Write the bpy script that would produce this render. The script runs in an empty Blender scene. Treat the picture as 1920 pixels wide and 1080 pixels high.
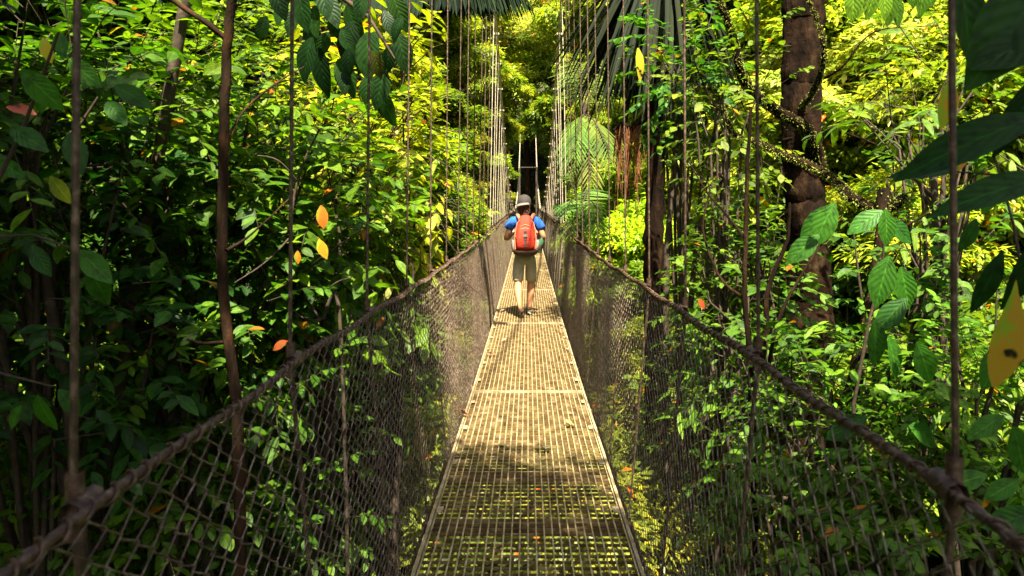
import bpy, math, random
import numpy as np
from mathutils import Vector, Matrix, Quaternion
R = math.radians
S = bpy.context.scene
COL = S.collection
F = 1400.0
def at(px, py, d):
    """a place d metres ahead of the eye"""
    return Vector(((px - 990) / F * d, d, (396 - py) / F * d))
# ------------------------------------------------------------------ camera
cam = bpy.data.cameras.new("camera"); co = bpy.data.objects.new("camera", cam); COL.objects.link(co)
co.location = (0, 0, 0); co.rotation_euler = (R(90), 0, 0)
cam.lens = F / 1920 * 36; cam.sensor_width = 36; cam.shift_x = -30 / 1920; cam.shift_y = -144 / 1920
cam.clip_start = 0.05; cam.clip_end = 600
cam.dof.use_dof = True; cam.dof.focus_distance = 11; cam.dof.aperture_fstop = 5.6
S.camera = co
# ------------------------------------------------------------------ light
SUN_EL, SUN_AZ = 60.0, 172.0
w = bpy.data.worlds.new("World"); S.world = w; w.use_nodes = True
wn = w.node_tree.nodes; sky = wn.new("ShaderNodeTexSky"); sky.sky_type = 'NISHITA'; sky.sun_disc = False; sky.air_density = .6; sky.dust_density = 3.5; sky.ozone_density = .3
sky.sun_elevation = R(SUN_EL); sky.sun_rotation = R(SUN_AZ)
w.node_tree.links.new(sky.outputs[0], wn["Background"].inputs[0]); wn["Background"].inputs[1].default_value = 0.07
sl = bpy.data.lights.new("sun", 'SUN'); sl.energy = 5.0; sl.angle = R(0.5); sl.color = (1.0, 0.91, 0.70)
so = bpy.data.objects.new("sun", sl); COL.objects.link(so)
sd = Vector((math.sin(R(SUN_AZ)) * math.cos(R(SUN_EL)), math.cos(R(SUN_AZ)) * math.cos(R(SUN_EL)), math.sin(R(SUN_EL))))
so.rotation_euler = sd.to_track_quat('Z', 'Y').to_euler(); so.location = sd * 80
S.view_settings.view_transform = 'Standard'; S.view_settings.look = 'None'
S.view_settings.exposure = 2.4; S.view_settings.gamma = 1
c = S.cycles
c.max_bounces = 5; c.diffuse_bounces = 3; c.glossy_bounces = 2; c.transmission_bounces = 3; c.transparent_max_bounces = 4
c.use_denoising = True; c.caustics_reflective = False; c.caustics_refractive = False
c.use_adaptive_sampling = True; c.adaptive_threshold = 0.02; c.sample_clamp_indirect = 4

# ------------------------------------------------------------------ materials
def nm(name):
    m = bpy.data.materials.new(name); m.use_nodes = True
    nt = m.node_tree; nt.nodes.clear()
    return m, nt.nodes, nt.links
def ramp(n, stops, interp='LINEAR'):
    r = n.new("ShaderNodeValToRGB"); e = r.color_ramp; e.interpolation = interp
    e.elements[0].position = stops[0][0]; e.elements[0].color = (*stops[0][1], 1)
    e.elements[1].position = stops[-1][0]; e.elements[1].color = (*stops[-1][1], 1)
    for p, c_ in stops[1:-1]:
        x = e.elements.new(p); x.color = (*c_, 1)
    return r
def mth(n, l, op, a, b=None, c_=None):
    m = n.new("ShaderNodeMath"); m.operation = op
    for i, v in enumerate((a, b, c_)):
        if v is None: continue
        if isinstance(v, (int, float)): m.inputs[i].default_value = v
        else: l.new(v, m.inputs[i])
    return m.outputs[0]
def vmul(n, l, a, b):
    m = n.new("ShaderNodeMix"); m.data_type = 'RGBA'; m.blend_type = 'MULTIPLY'; m.inputs[0].default_value = 1
    for s_, v in ((6, a), (7, b)):
        if isinstance(v, tuple): m.inputs[s_].default_value = (*v, 1)
        else: l.new(v, m.inputs[s_])
    return m.outputs[2]
def leaf_material(name, veins=False, trans=0.42, rough=0.42, spread=((0, (.35, .42, .5)), (.45, (.8, .85, .8)), (.8, (1.25, 1.15, 1)), (.97, (1.45, 1.3, .8)), (.988, (1.7, 1.3, .7)), (.992, (5.0, .95, .6)), (1, (4.0, .6, .5)))):
    m, n, l = nm(name)
    out = n.new("ShaderNodeOutputMaterial"); g = n.new("ShaderNodeNewGeometry"); oi = n.new("ShaderNodeObjectInfo")
    rr = ramp(n, list(spread)); l.new(g.outputs["Random Per Island"], rr.inputs[0])
    col = vmul(n, l, oi.outputs["Color"], rr.outputs[0])
    tc = n.new("ShaderNodeTexCoord"); nz = n.new("ShaderNodeTexNoise"); nz.inputs["Scale"].default_value = 0.9; nz.inputs["Detail"].default_value = 2
    l.new(tc.outputs["Object"], nz.inputs["Vector"])
    r2 = ramp(n, [(.3, (.65, .8, .9)), (.7, (1.35, 1.15, 1.0))]); l.new(nz.outputs[0], r2.inputs[0])
    col = vmul(n, l, col, r2.outputs[0])
    p = n.new("ShaderNodeBsdfPrincipled"); p.inputs["Roughness"].default_value = rough
    p.inputs["Specular IOR Level"].default_value = 0.25
    if veins:
        uv = n.new("ShaderNodeUVMap"); uv.uv_map = "UVMap"; sx = n.new("ShaderNodeSeparateXYZ"); l.new(uv.outputs[0], sx.inputs[0])
        u = mth(n, l, 'ABSOLUTE', mth(n, l, 'MULTIPLY_ADD', sx.outputs[0], 2, -1))
        rib = mth(n, l, 'LESS_THAN', u, 0.07)
        ph = mth(n, l, 'MULTIPLY_ADD', sx.outputs[1], 44, mth(n, l, 'MULTIPLY', u, -14))
        sv = mth(n, l, 'SINE', ph)
        line = mth(n, l, 'GREATER_THAN', sv, 0.965)
        k = mth(n, l, 'MAXIMUM', rib, mth(n, l, 'MULTIPLY', line, .22))
        lit = vmul(n, l, col, (1.7, 1.6, 1.5))
        mx = n.new("ShaderNodeMix"); mx.data_type = 'RGBA'; l.new(k, mx.inputs[0]); l.new(col, mx.inputs[6]); l.new(lit, mx.inputs[7]); col = mx.outputs[2]
        # blotches
        n3 = n.new("ShaderNodeTexNoise"); n3.inputs["Scale"].default_value = 30; l.new(tc.outputs["Object"], n3.inputs["Vector"])
        r3 = ramp(n, [(.32, (.6, .55, .5)), (.5, (1, 1, 1)), (.75, (1.15, 1.1, 1))]); l.new(n3.outputs[0], r3.inputs[0]); col = vmul(n, l, col, r3.outputs[0])
        bp = n.new("ShaderNodeBump"); bp.inputs["Strength"].default_value = .22; bp.inputs["Distance"].default_value = .004
        l.new(sv, bp.inputs["Height"]); l.new(bp.outputs[0], p.inputs["Normal"])
    l.new(col, p.inputs["Base Color"])
    tr = n.new("ShaderNodeBsdfTranslucent"); tcol = vmul(n, l, col, (1.55, 1.75, .7)); l.new(tcol, tr.inputs[0])
    mix = n.new("ShaderNodeMixShader"); mix.inputs[0].default_value = trans
    l.new(p.outputs[0], mix.inputs[1]); l.new(tr.outputs[0], mix.inputs[2]); l.new(mix.outputs[0], out.inputs[0])
    return m
def solid(name, stops, scale=8, rough=.8, bump=.3, metal=0, stretch=(1, 1, 1), detail=6, bdist=.01, spec=.4, coord="Object"):
    m, n, l = nm(name)
    out = n.new("ShaderNodeOutputMaterial"); p = n.new("ShaderNodeBsdfPrincipled"); l.new(p.outputs[0], out.inputs[0])
    tc = n.new("ShaderNodeTexCoord"); mp = n.new("ShaderNodeMapping"); mp.inputs["Scale"].default_value = stretch
    l.new(tc.outputs[coord], mp.inputs[0])
    nz = n.new("ShaderNodeTexNoise"); nz.inputs["Scale"].default_value = scale; nz.inputs["Detail"].default_value = detail; nz.inputs["Roughness"].default_value = .65
    l.new(mp.outputs[0], nz.inputs["Vector"])
    r = ramp(n, stops); l.new(nz.outputs[0], r.inputs[0]); l.new(r.outputs[0], p.inputs["Base Color"])
    p.inputs["Roughness"].default_value = rough; p.inputs["Metallic"].default_value = metal; p.inputs["Specular IOR Level"].default_value = spec
    if bump:
        b = n.new("ShaderNodeBump"); b.inputs["Strength"].default_value = bump; b.inputs["Distance"].default_value = bdist
        l.new(nz.outputs[0], b.inputs["Height"]); l.new(b.outputs[0], p.inputs["Normal"])
    return m
M = {}
M['leaf'] = leaf_material("small_leaf")
M['broad'] = leaf_material("broad_leaf", veins=True, trans=.38, rough=.5)
M['frond'] = leaf_material("frond_leaf", trans=.35, rough=.8, spread=((0, (.6, .65, .6)), (.6, (1, 1, 1)), (1, (1.4, 1.25, 1))))
M['bark'] = solid("dark_bark", [(.3, (.006, .004, .003)), (.5, (.024, .014, .008)), (.62, (.055, .026, .012)), (.8, (.10, .065, .04))], 9, .95, .9, stretch=(1, 1, .35), bdist=.03, spec=.08)
M['redbark'] = solid("reddish_bark", [(.3, (.003, .002, .0012)), (.48, (.009, .005, .003)), (.6, (.021, .011, .006)), (.8, (.055, .042, .02))], 7, .95, 1.0, stretch=(1, 1, .4), bdist=.05, spec=.05)
M['twig'] = solid("twig_bark", [(.3, (.012, .008, .005)), (.6, (.05, .032, .018)), (.8, (.14, .10, .06))], 20, .85, .5)
M['moss'] = solid("moss", [(.3, (.03, .045, .004)), (.5, (.13, .16, .014)), (.75, (.30, .30, .03))], 40, .95, 1.0, bdist=.01)
M['soil'] = solid("forest_floor", [(.3, (.006, .008, .003)), (.55, (.03, .035, .01)), (.8, (.06, .07, .02))], 1.2, .95, .8, bdist=.1)
M['rope'] = solid("weathered_cable", [(.3, (.026, .012, .007)), (.5, (.075, .042, .025)), (.75, (.22, .15, .10))], 60, .55, .6, metal=.25, bdist=.004)
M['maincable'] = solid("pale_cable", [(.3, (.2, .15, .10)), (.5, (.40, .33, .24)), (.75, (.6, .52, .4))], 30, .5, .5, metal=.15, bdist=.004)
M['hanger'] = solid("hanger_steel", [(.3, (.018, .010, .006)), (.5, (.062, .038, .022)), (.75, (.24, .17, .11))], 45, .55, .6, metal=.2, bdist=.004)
M['wire'] = solid("rusty_wire", [(.3, (.035, .016, .009)), (.5, (.12, .08, .055)), (.7, (.36, .29, .22))], 25, .5, .3, metal=.2, bdist=.002)
M['rod'] = solid("grating_rod", [(.3, (.17, .10, .035)), (.5, (.38, .30, .14)), (.75, (.58, .50, .30))], 12, .5, .3, metal=.1, bdist=.002)
M['flat'] = solid("grating_flat_bar", [(.3, (.04, .018, .008)), (.5, (.13, .08, .03)), (.75, (.34, .26, .13))], 10, .65, .3, metal=.1, bdist=.002)
M['frame'] = solid("deck_frame", [(.3, (.13, .08, .035)), (.5, (.30, .23, .13)), (.75, (.48, .40, .26))], 8, .55, .3, metal=.1, bdist=.003)
M['post'] = solid("tower_steel", [(.3, (.02, .014, .01)), (.7, (.07, .05, .035))], 4, .7, .2)

# ------------------------------------------------------------------ mesh helpers
def norm(a): return a / np.maximum(np.linalg.norm(a, axis=-1, keepdims=True), 1e-9)
def mk(name, parts, mat, parent=None, smooth=True, color=None):
    """one mesh object from a list of (verts, faces[, uv per vertex])"""
    vs, loops, starts, tot, uvs, off, ls = [], [], [], [], [], 0, 0
    hasuv = any(len(p) > 2 for p in parts)
    for p in parts:
        V = np.asarray(p[0], np.float32).reshape(-1, 3); Fc = np.asarray(p[1], np.int32)
        if len(Fc) == 0: continue
        k = Fc.shape[1]; vs.append(V); loops.append((Fc + off).ravel())
        starts.append(ls + np.arange(len(Fc)) * k); tot.append(np.full(len(Fc), k)); ls += Fc.size
        if hasuv:
            U = np.asarray(p[2], np.float32) if len(p) > 2 else np.zeros((len(V), 2), np.float32)
            uvs.append(U[Fc.ravel()])
        off += len(V)
    V = np.concatenate(vs); L = np.concatenate(loops); st = np.concatenate(starts); to = np.concatenate(tot)
    me = bpy.data.meshes.new(name)
    me.vertices.add(len(V)); me.vertices.foreach_set("co", V.ravel())
    me.loops.add(len(L)); me.loops.foreach_set("vertex_index", L.astype(np.int32))
    me.polygons.add(len(st)); me.polygons.foreach_set("loop_start", st.astype(np.int32)); me.polygons.foreach_set("loop_total", to.astype(np.int32))
    me.polygons.foreach_set("use_smooth", np.full(len(st), smooth))
    if hasuv:
        ul = me.uv_layers.new(name="UVMap"); ul.data.foreach_set("uv", np.concatenate(uvs).ravel())
    me.update(calc_edges=True)
    me.materials.append(mat)
    o = bpy.data.objects.new(name, me); COL.objects.link(o)
    if parent: o.parent = parent
    if color: o.color = (*color, 1)
    return o
def tag(o, label=None, cat=None, group=None, kind=None):
    if label: o['label'] = label
    if cat: o['category'] = cat
    if group: o['group'] = group
    if kind: o['kind'] = kind
    return o
def empty(name, loc, label, cat, group=None):
    o = bpy.data.objects.new(name, None); COL.objects.link(o); o.location = loc; o.empty_display_size = .3
    return tag(o, label, cat, group)
def tube(P, rad, k=6, cap=True):
    P = np.asarray([tuple(p) for p in P], float); n = len(P)
    rad = np.broadcast_to(np.asarray(rad, float), (n,))
    T = norm(np.gradient(P, axis=0))
    up = np.array([0, 0, 1.]) if abs(T[0][2]) < .9 else np.array([1., 0, 0])
    A = norm(np.cross(T[0], up)); As = [A]
    for i in range(1, n):
        A = As[-1] - T[i] * np.dot(As[-1], T[i]); As.append(A / (np.linalg.norm(A) + 1e-9))
    A = np.array(As); B = np.cross(T, A)
    a = np.linspace(0, 2 * math.pi, k, endpoint=False)
    V = P[:, None] + rad[:, None, None] * (np.cos(a)[None, :, None] * A[:, None] + np.sin(a)[None, :, None] * B[:, None])
    i, j = np.meshgrid(np.arange(n - 1), np.arange(k), indexing='ij'); j2 = (j + 1) % k
    Fq = np.stack([i * k + j, i * k + j2, (i + 1) * k + j2, (i + 1) * k + j], -1).reshape(-1, 4)
    return V.reshape(-1, 3), Fq
def barky(P, rad, g, k=30):
    V, Fq = tube(P, rad, k); n = len(P); V = V.reshape(n, k, 3); c_ = V.mean(1, keepdims=True)
    a = np.linspace(0, 2 * math.pi, k, endpoint=False)[None]; s_ = np.arange(n)[:, None] * .35
    d = .05 * np.sin(a * 2 + s_ * .10) + .035 * np.sin(a * 5 + 1.3 * np.sin(s_ * .21)) + .035 * np.sin(a * 9 + 1.5 * np.sin(s_ * .33 + a)) + g.normal(0, .013, (n, k))
    V = c_ + (V - c_) * (1 + d[..., None]); return V.reshape(-1, 3), Fq
def segs(A, B, ra, rb=None, k=3):
    """many straight prisms from A[i] to B[i]"""
    A = np.asarray(A, float); B = np.asarray(B, float); n = len(A)
    ra = np.broadcast_to(np.asarray(ra, float), (n,)); rb = ra if rb is None else np.broadcast_to(np.asarray(rb, float), (n,))
    T = norm(B - A); up = np.where(np.abs(T[:, 2:3]) < .9, np.array([[0, 0, 1.]]), np.array([[1., 0, 0]]))
    X = norm(np.cross(T, up)); Y = np.cross(T, X)
    a = np.linspace(0, 2 * math.pi, k, endpoint=False)
    ring = np.cos(a)[None, :, None] * X[:, None] + np.sin(a)[None, :, None] * Y[:, None]
    V = np.concatenate([A[:, None] + ring * ra[:, None, None], B[:, None] + ring * rb[:, None, None]], 1).reshape(-1, 3)
    j = np.arange(k); q = np.stack([j, (j + 1) % k, (j + 1) % k + k, j + k], -1)
    Fq = (np.arange(n)[:, None, None] * 2 * k + q[None]).reshape(-1, 4)
    return V, Fq
def box(x0, x1, y0, y1, z0, z1):
    V = np.array([(x, y, z) for x in (x0, x1) for y in (y0, y1) for z in (z0, z1)], float)
    return V, np.array([(0, 1, 3, 2), (4, 6, 7, 5), (0, 4, 5, 1), (2, 3, 7, 6), (0, 2, 6, 4), (1, 5, 7, 3)])
def leafT(rows=5, width=.2, fold=.25, droop=.15, peak=.45):
    """leaf template: (side, along, normal) coordinates, length 1"""
    t = np.linspace(0, 1, rows); e = math.log(.5) / math.log(peak)
    wd = width * np.sin(np.pi * np.clip(t, 0.02, .985) ** e) ** .85
    V, U = [], []
    for ti, wi in zip(t, wd):
        for u in (-1, 0, 1):
            V.append((u * wi, ti, fold * abs(u) * wi - droop * ti * ti)); U.append((u * .5 + .5, ti))
    Fq = []
    for r in range(rows - 1):
        for cc in range(2):
            a = r * 3 + cc; Fq.append((a, a + 1, a + 4, a + 3))
    return np.array(V), np.array(Fq), np.array(U)
RH = (np.array([(0, 0, 0), (.2, .45, .06), (0, 1, -.08), (-.2, .45, .06)], float), np.array([(0, 1, 2, 3)]), np.array([(.5, 0), (1, .5), (.5, 1), (0, .5)]))
LANCE = leafT(5, .14, .25, .2, .42)
BROAD = leafT(6, .25, .22, .18, .48)
OVAL = leafT(5, .30, .2, .12, .5)
STRAP = leafT(7, .11, .3, .3, .4)
NEEDLE = leafT(4, .045, .5, .25, .35)
def inst(T, P, L, N, sc):
    TV, TF, TU = T; n = len(P)
    L = norm(L); X = norm(np.cross(L, N)); N = np.cross(X, L)
    sc = np.broadcast_to(np.asarray(sc, float), (n,))
    V = P[:, None] + sc[:, None, None] * (TV[None, :, 0:1] * X[:, None] + TV[None, :, 1:2] * L[:, None] + TV[None, :, 2:3] * N[:, None])
    Fq = (np.arange(n)[:, None, None] * len(TV) + TF[None]).reshape(-1, TF.shape[1])
    return V.reshape(-1, 3), Fq, np.tile(TU, (n, 1))
def rsph(g, n):
    return norm(g.normal(size=(n, 3)))

# ------------------------------------------------------------------ terrain
def ground(x, y):
    t = np.abs((y - 28) / 31.0)
    z = -16 + 14.2 * np.minimum(t, 1) ** 2
    z = z + np.maximum(y - 59, 0) * .8 + np.maximum(-3 - y, 0) * .25
    z = z + np.maximum(np.abs(x) - 15, 0) * .55
    z = z + .7 * np.sin(x * .35 + y * .2) + .5 * np.sin(y * .5 - x * .23)
    return z - 1.0 * np.exp(-(x / 2.5) ** 2)
xs = np.linspace(-90, 90, 140); ys = np.linspace(-40, 140, 140)
gx, gy = np.meshgrid(xs, ys); gz = ground(gx, gy)
V = np.stack([gx, gy, gz], -1).reshape(-1, 3); i, j = np.meshgrid(np.arange(139), np.arange(139), indexing='ij')
Fq = np.stack([i * 140 + j, i * 140 + j + 1, (i + 1) * 140 + j + 1, (i + 1) * 140 + j], -1).reshape(-1, 4)
tag(mk("ground", [(V, Fq)], M['soil']), kind='structure')
g = np.random.default_rng(5)
n = 60000
px = g.uniform(-45, 45, n); py = g.uniform(-4, 95, n); keep = np.abs(px) < .8 * np.abs(py) + 9; px, py = px[keep], py[keep]; n = len(px)
P = np.stack([px, py, ground(px, py) + g.uniform(0, .9, n)], -1)
L = rsph(g, n); L[:, 2] = np.abs(L[:, 2]) * .4; N = rsph(g, n) * .5 + np.array([0, 0, 1])
tag(mk("undergrowth", [inst(OVAL, P, L, N, g.uniform(.3, .75, n))], M['frond'], color=(.10, .15, .015)), kind='stuff')

# ------------------------------------------------------------------ suspension bridge
KY = np.array([-8, 0, 3.2, 6.8, 10.8, 14.8, 18.8, 24, 30, 40, 50, 60.]); KZ = np.array([-1.40, -1.52, -1.58, -1.645, -1.62, -1.55, -1.47, -1.35, -1.22, -1.05, -.95, -.9])
_pc = np.polyfit(KY, KZ, 5)
def deck(y): return np.interp(y, KY, KZ) * .5 + np.polyval(_pc, y) * .5
RAILX, BOTX = .65, .535
RY = [-8, 0.4, 2, 4.2, 6.3, 8.3, 10.8, 14.8, 21, 32, 60]; RZ = [-.46, -.455, -.424, -.428, -.425, -.405, -.37, -.31, -.20, -.03, .28]
def rail(y): return np.interp(y, RY, RZ)
def cable(y):
    k = np.where(np.asarray(y) < 32, .0107, .0088); return np.maximum(.02 + k * (np.asarray(y) - 32.) ** 2, rail(np.asarray(y)) + .02)
bridge = empty("suspension_bridge", (0, 28, deck(28)), "narrow hanging footbridge with steel grating deck, chain link sides and cables crossing the forest ravine", "footbridge")
OFFB = Vector(bridge.location)
def bpart(o):
    o.parent = bridge; o.location = o.location - OFFB; return o
rng = random.Random(3); g = np.random.default_rng(7)
# deck panels
def panel_parts():
    Lp = 3.985
    rods = []
    for k_ in range(-12, 13):
        x = k_ * .04 if abs(k_) < 12 else k_ * .0402
        rods.append(segs([(x, .01, 0)], [(x, Lp - .01, 0)], (.0042), k=5))
    fl = []
    for k_ in range(66):
        y = .035 + k_ * .06
        fl.append(box(-.485, .485, y - .0018, y + .0018, -.019, -.0045))
    fr = [box(-.508, -.492, 0, Lp, -.06, .006), box(.492, .508, 0, Lp, -.06, .006), box(-.4915, .4915, 0.002, .010, -.05, .004), box(-.4915, .4915, Lp - .010, Lp - .002, -.05, .004)]
    be = []
    for k_ in range(5):
        y = .42 + k_ * .79
        be += [box(-.56, .56, y - .024, y - .012, -.115, -.0625), box(-.56, .56, y - .0155, y + .022, -.069, -.0625)]
    cl = []
    for k_ in range(5):
        for s_ in (-1, 1):
            y = .42 + k_ * .79
            cl.append(box(s_ * .468 - .017, s_ * .468 + .017, y - .045, y + .04, .0045, .0085))
    return [("grating", rods + fl, 'rod')] + [("cross_beam", be[q:q + 2], 'flat') for q in range(0, 10, 2)] + [("clip_plate", [q], 'frame') for q in cl], fr
subs, fr = panel_parts()
P0 = None
for i_ in range(16):
    y0 = -5.24 + 4 * i_ + (.04 if i_ > 3 else 0); z0, z1 = float(deck(y0)), float(deck(y0 + 4))
    if P0 is None:
        pn = mk("deck_panel", fr, M['frame'], smooth=False); P0 = pn; kids = [mk(a, b, M[m_], pn, smooth=False) for a, b, m_ in subs]
        gm = kids[0].data; gm.materials.append(M['flat']); nr = 25 * 5; gm.polygons.foreach_set('material_index', np.array([0] * nr + [1] * (len(gm.polygons) - nr), np.int32))
    else:
        pn = P0.copy(); COL.objects.link(pn)
        for k_ in kids:
            q = k_.copy(); COL.objects.link(q); q.parent = pn
    pn.location = (0, y0, z0); pn.rotation_euler = (math.atan2(z1 - z0, 4), 0, 0)
    pn.parent = bridge; pn.location = Vector((0, y0, z0)) - OFFB
# hand cables with the wire wound round them
for s_ in (-1, 1):
    ysr = np.arange(-2.5, 57.5, .1)
    sag = .006 * np.sin(ysr * 2 * math.pi / 1.01)
    pts = np.stack([s_ * RAILX + .006 * np.sin(ysr * 1.7), ysr, rail(ysr) + sag], -1)
    rl = bpart(mk("hand_cable", [tube(pts, .0080, 8)], M['rope']))
    th = np.arange(0, 2 * math.pi * 520, 2 * math.pi / 8); yy = -1.2 + th / (2 * math.pi) * .052 + .012 * np.sin(th / 7.3)
    rr_ = .0115 + .003 * np.sin(th * .37) * np.sin(th * .11)
    pts = np.stack([s_ * RAILX + .006 * np.sin(yy * 1.7) + rr_ * np.cos(th), yy, rail(yy) + .006 * np.sin(yy * 2 * math.pi / 1.01) + rr_ * np.sin(th)], -1)
    mk("lashing_wire", [tube(pts, .0030, 5)], M['rope'], rl)
    # bottom cable beside the deck
    pts = np.stack([np.full_like(ysr, s_ * (BOTX + .015)), ysr, deck(ysr) - .085], -1)
    bpart(mk("edge_cable", [tube(pts, .010, 6)], M['rope']))
    # chain link
    parts = []
    for (ya, yb, wp, vd, rad) in ((-1.0, 13, .042, .062, .0018), (13.0, 32, .045, .075, .0015), (32.0, 57, .10, .12, .003)):
        nw = int((yb - ya) / wp); c_ = ya + (np.arange(nw) + .5) * wp
        H = 1.28; nj = int(H / vd * 2) + 1
        j = np.arange(nj); ph = ((j[None] + np.arange(nw)[:, None]) % 2) * 2 - 1
        hh = j * vd / 2
        yv = c_[:, None] + ph * wp * .56 + g.normal(0, wp * .07, (nw, nj)) + .02 * np.sin(hh * 3)[None] * np.sin(c_ * 1.3)[:, None]
        ztop = rail(c_); zb = deck(c_) - .08
        h01 = np.clip(hh[None] / (ztop - zb)[:, None], 0, 1)
        zz = zb[:, None] + h01 * (ztop - zb)[:, None] + g.normal(0, .003, (nw, nj)) + (.006 * np.sin(c_ * 2 * math.pi / 1.01))[:, None] * h01
        xx = s_ * (BOTX + .01 + (RAILX - BOTX - .01) * h01 ** 1.2 + .018 * np.sin(np.pi * h01) * np.sin(c_ * 2.2)[:, None]) + ph * .0028
        Q = np.stack([xx, yv, zz], -1)
        A, B = Q[:, :-1].reshape(-1, 3), Q[:, 1:].reshape(-1, 3)
        ok = np.linalg.norm(A - B, axis=1) > vd * .3
        parts.append(segs(A[ok], B[ok], rad, k=4 if ya < 13 else 3))
    bpart(mk("chain_link_mesh", parts, M['wire']))
# main cables (a pair each side) with clamps; hangers
hy = 1.13 + 1.01 * np.arange(-1, 55)
MX = .60
hcount = 0; rest = []
for s_ in (-1, 1):
    ym = np.arange(-12, 58.2, .5)
    for dx in (-.016, .016):
        pts = np.stack([np.full_like(ym, s_ * MX + dx), ym, cable(ym)], -1)
        bpart(mk("main_cable", [tube(pts, .0125, 6)], M['maincable']))
    for i_, y in enumerate(hy):
        y = y + (0.05 if s_ > 0 else -.02) * (1 if i_ < 4 else 0)
        zt = float(cable(y)); zb = float(deck(y)) - .11; zr = float(rail(y)) + (.006 * math.sin(y * 2 * math.pi / 1.01))
        if zt - zr < .05: continue
        lean = rng.uniform(-.012, .012)
        n_ = 9
        pts = [(s_ * (RAILX + .026), y, zr)] + [(s_ * (RAILX + .026 + (MX - RAILX - .026) * t_) + lean * math.sin(math.pi * t_), y + lean * t_, zr + (zt - zr) * t_) for t_ in np.linspace(.02, 1, n_)]
        low = [(s_ * (BOTX + .028), y + .01, zb), (s_ * (RAILX + .026), y, zr + .005)]
        a = tube(pts, .0056 if i_ < 8 else .0078, 6); b = tube(low, .0068, 6)
        if i_ < 46:
            h = bpart(mk("hanger", [a, b], M['hanger' if i_ < 13 else 'maincable']))  # far hangers take the paler material: mostly sunlight put into their colour
            cz = zr
            mk("clamp", [tube([(s_ * (RAILX + .012), y - .03, cz - .003), (s_ * (RAILX + .012), y + .03, cz + .003)], .019, 8), tube([(s_ * (RAILX + .022), y, cz - .05), (s_ * (RAILX + .024), y, cz + .05)], .0135, 8)], M['rope'], h)
            if y > 9:
                mk("cable_clamp", [box(s_ * MX - .05, s_ * MX + .05, y - .022, y + .022, zt - .016, zt + .016)], M['maincable'], h, smooth=False)
        else: rest += [a, b]
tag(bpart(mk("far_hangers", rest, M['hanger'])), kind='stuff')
# far tower
tw = []
for s_, top in ((-1, 6.0), (1, 8.2)):
    tw.append(tube([(s_ * .64, 58.3, -2.6), (s_ * .64, 58.3, top)], .05, 10))
tp = [bpart(mk("tower_post", [q], M['post'])) for q in tw][0]
mk("tower_crossbar", [box(-.60, .60, 58.25, 58.35, 3.4, 3.46)], M['post'], tp, smooth=False)

# ------------------------------------------------------------------ vegetation builders
def crown_parts(seed, R0=2.5, nc=42, per=850, leaf=.17, T=RH, flat=.75, tight=.36):
    g = np.random.default_rng(seed); d = rsph(g, nc); d[:, 2] = np.where(d[:, 2] < -.35, -d[:, 2], d[:, 2])
    r = R0 * g.uniform(.45, 1.0, nc)[:, None]; C = d * r * np.array([1, 1, flat]); out = []
    cr = R0 * tight * g.uniform(.6, 1.15, nc)
    n = nc * per; ci = np.repeat(np.arange(nc), per)
    e = rsph(g, n); e[:, 2] = np.where((e[:, 2] < 0) & (g.random(n) < .7), -e[:, 2], e[:, 2])
    rad = g.uniform(.35, 1.0, n) ** .5
    # bumpy clumps
    rad = rad * (1 + .22 * np.sin(e[:, 0] * 7 + ci) * np.sin(e[:, 1] * 6 + ci * 2))
    P = C[ci] + e * (rad * cr[ci])[:, None] * np.array([1, 1, .55])
    L = norm(e * np.array([1, 1, .2]) + rsph(g, n) * .7 + np.array([0, 0, -.35])); N = norm(np.array([0, 0, 1.]) + e * .5 + rsph(g, n) * .55)
    return inst(T, P, L, N, leaf * g.uniform(.55, 1.25, n)), C
CROWNS = []
for sd_, a in enumerate([dict(nc=46, per=900, leaf=.19), dict(nc=60, per=700, leaf=.21, tight=.30), dict(nc=38, per=1100, leaf=.16, flat=.9), dict(nc=50, per=800, leaf=.24, tight=.33, T=(LANCE[0], LANCE[1], LANCE[2])), dict(nc=24, per=170, leaf=.26, tight=.30, T=(LANCE[0], LANCE[1], LANCE[2]))]):
    pr, C = crown_parts(100 + sd_, **a)
    tmp = mk("crown", [pr], M['leaf']); CROWNS.append((tmp.data, C)); bpy.data.objects.remove(tmp)
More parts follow.
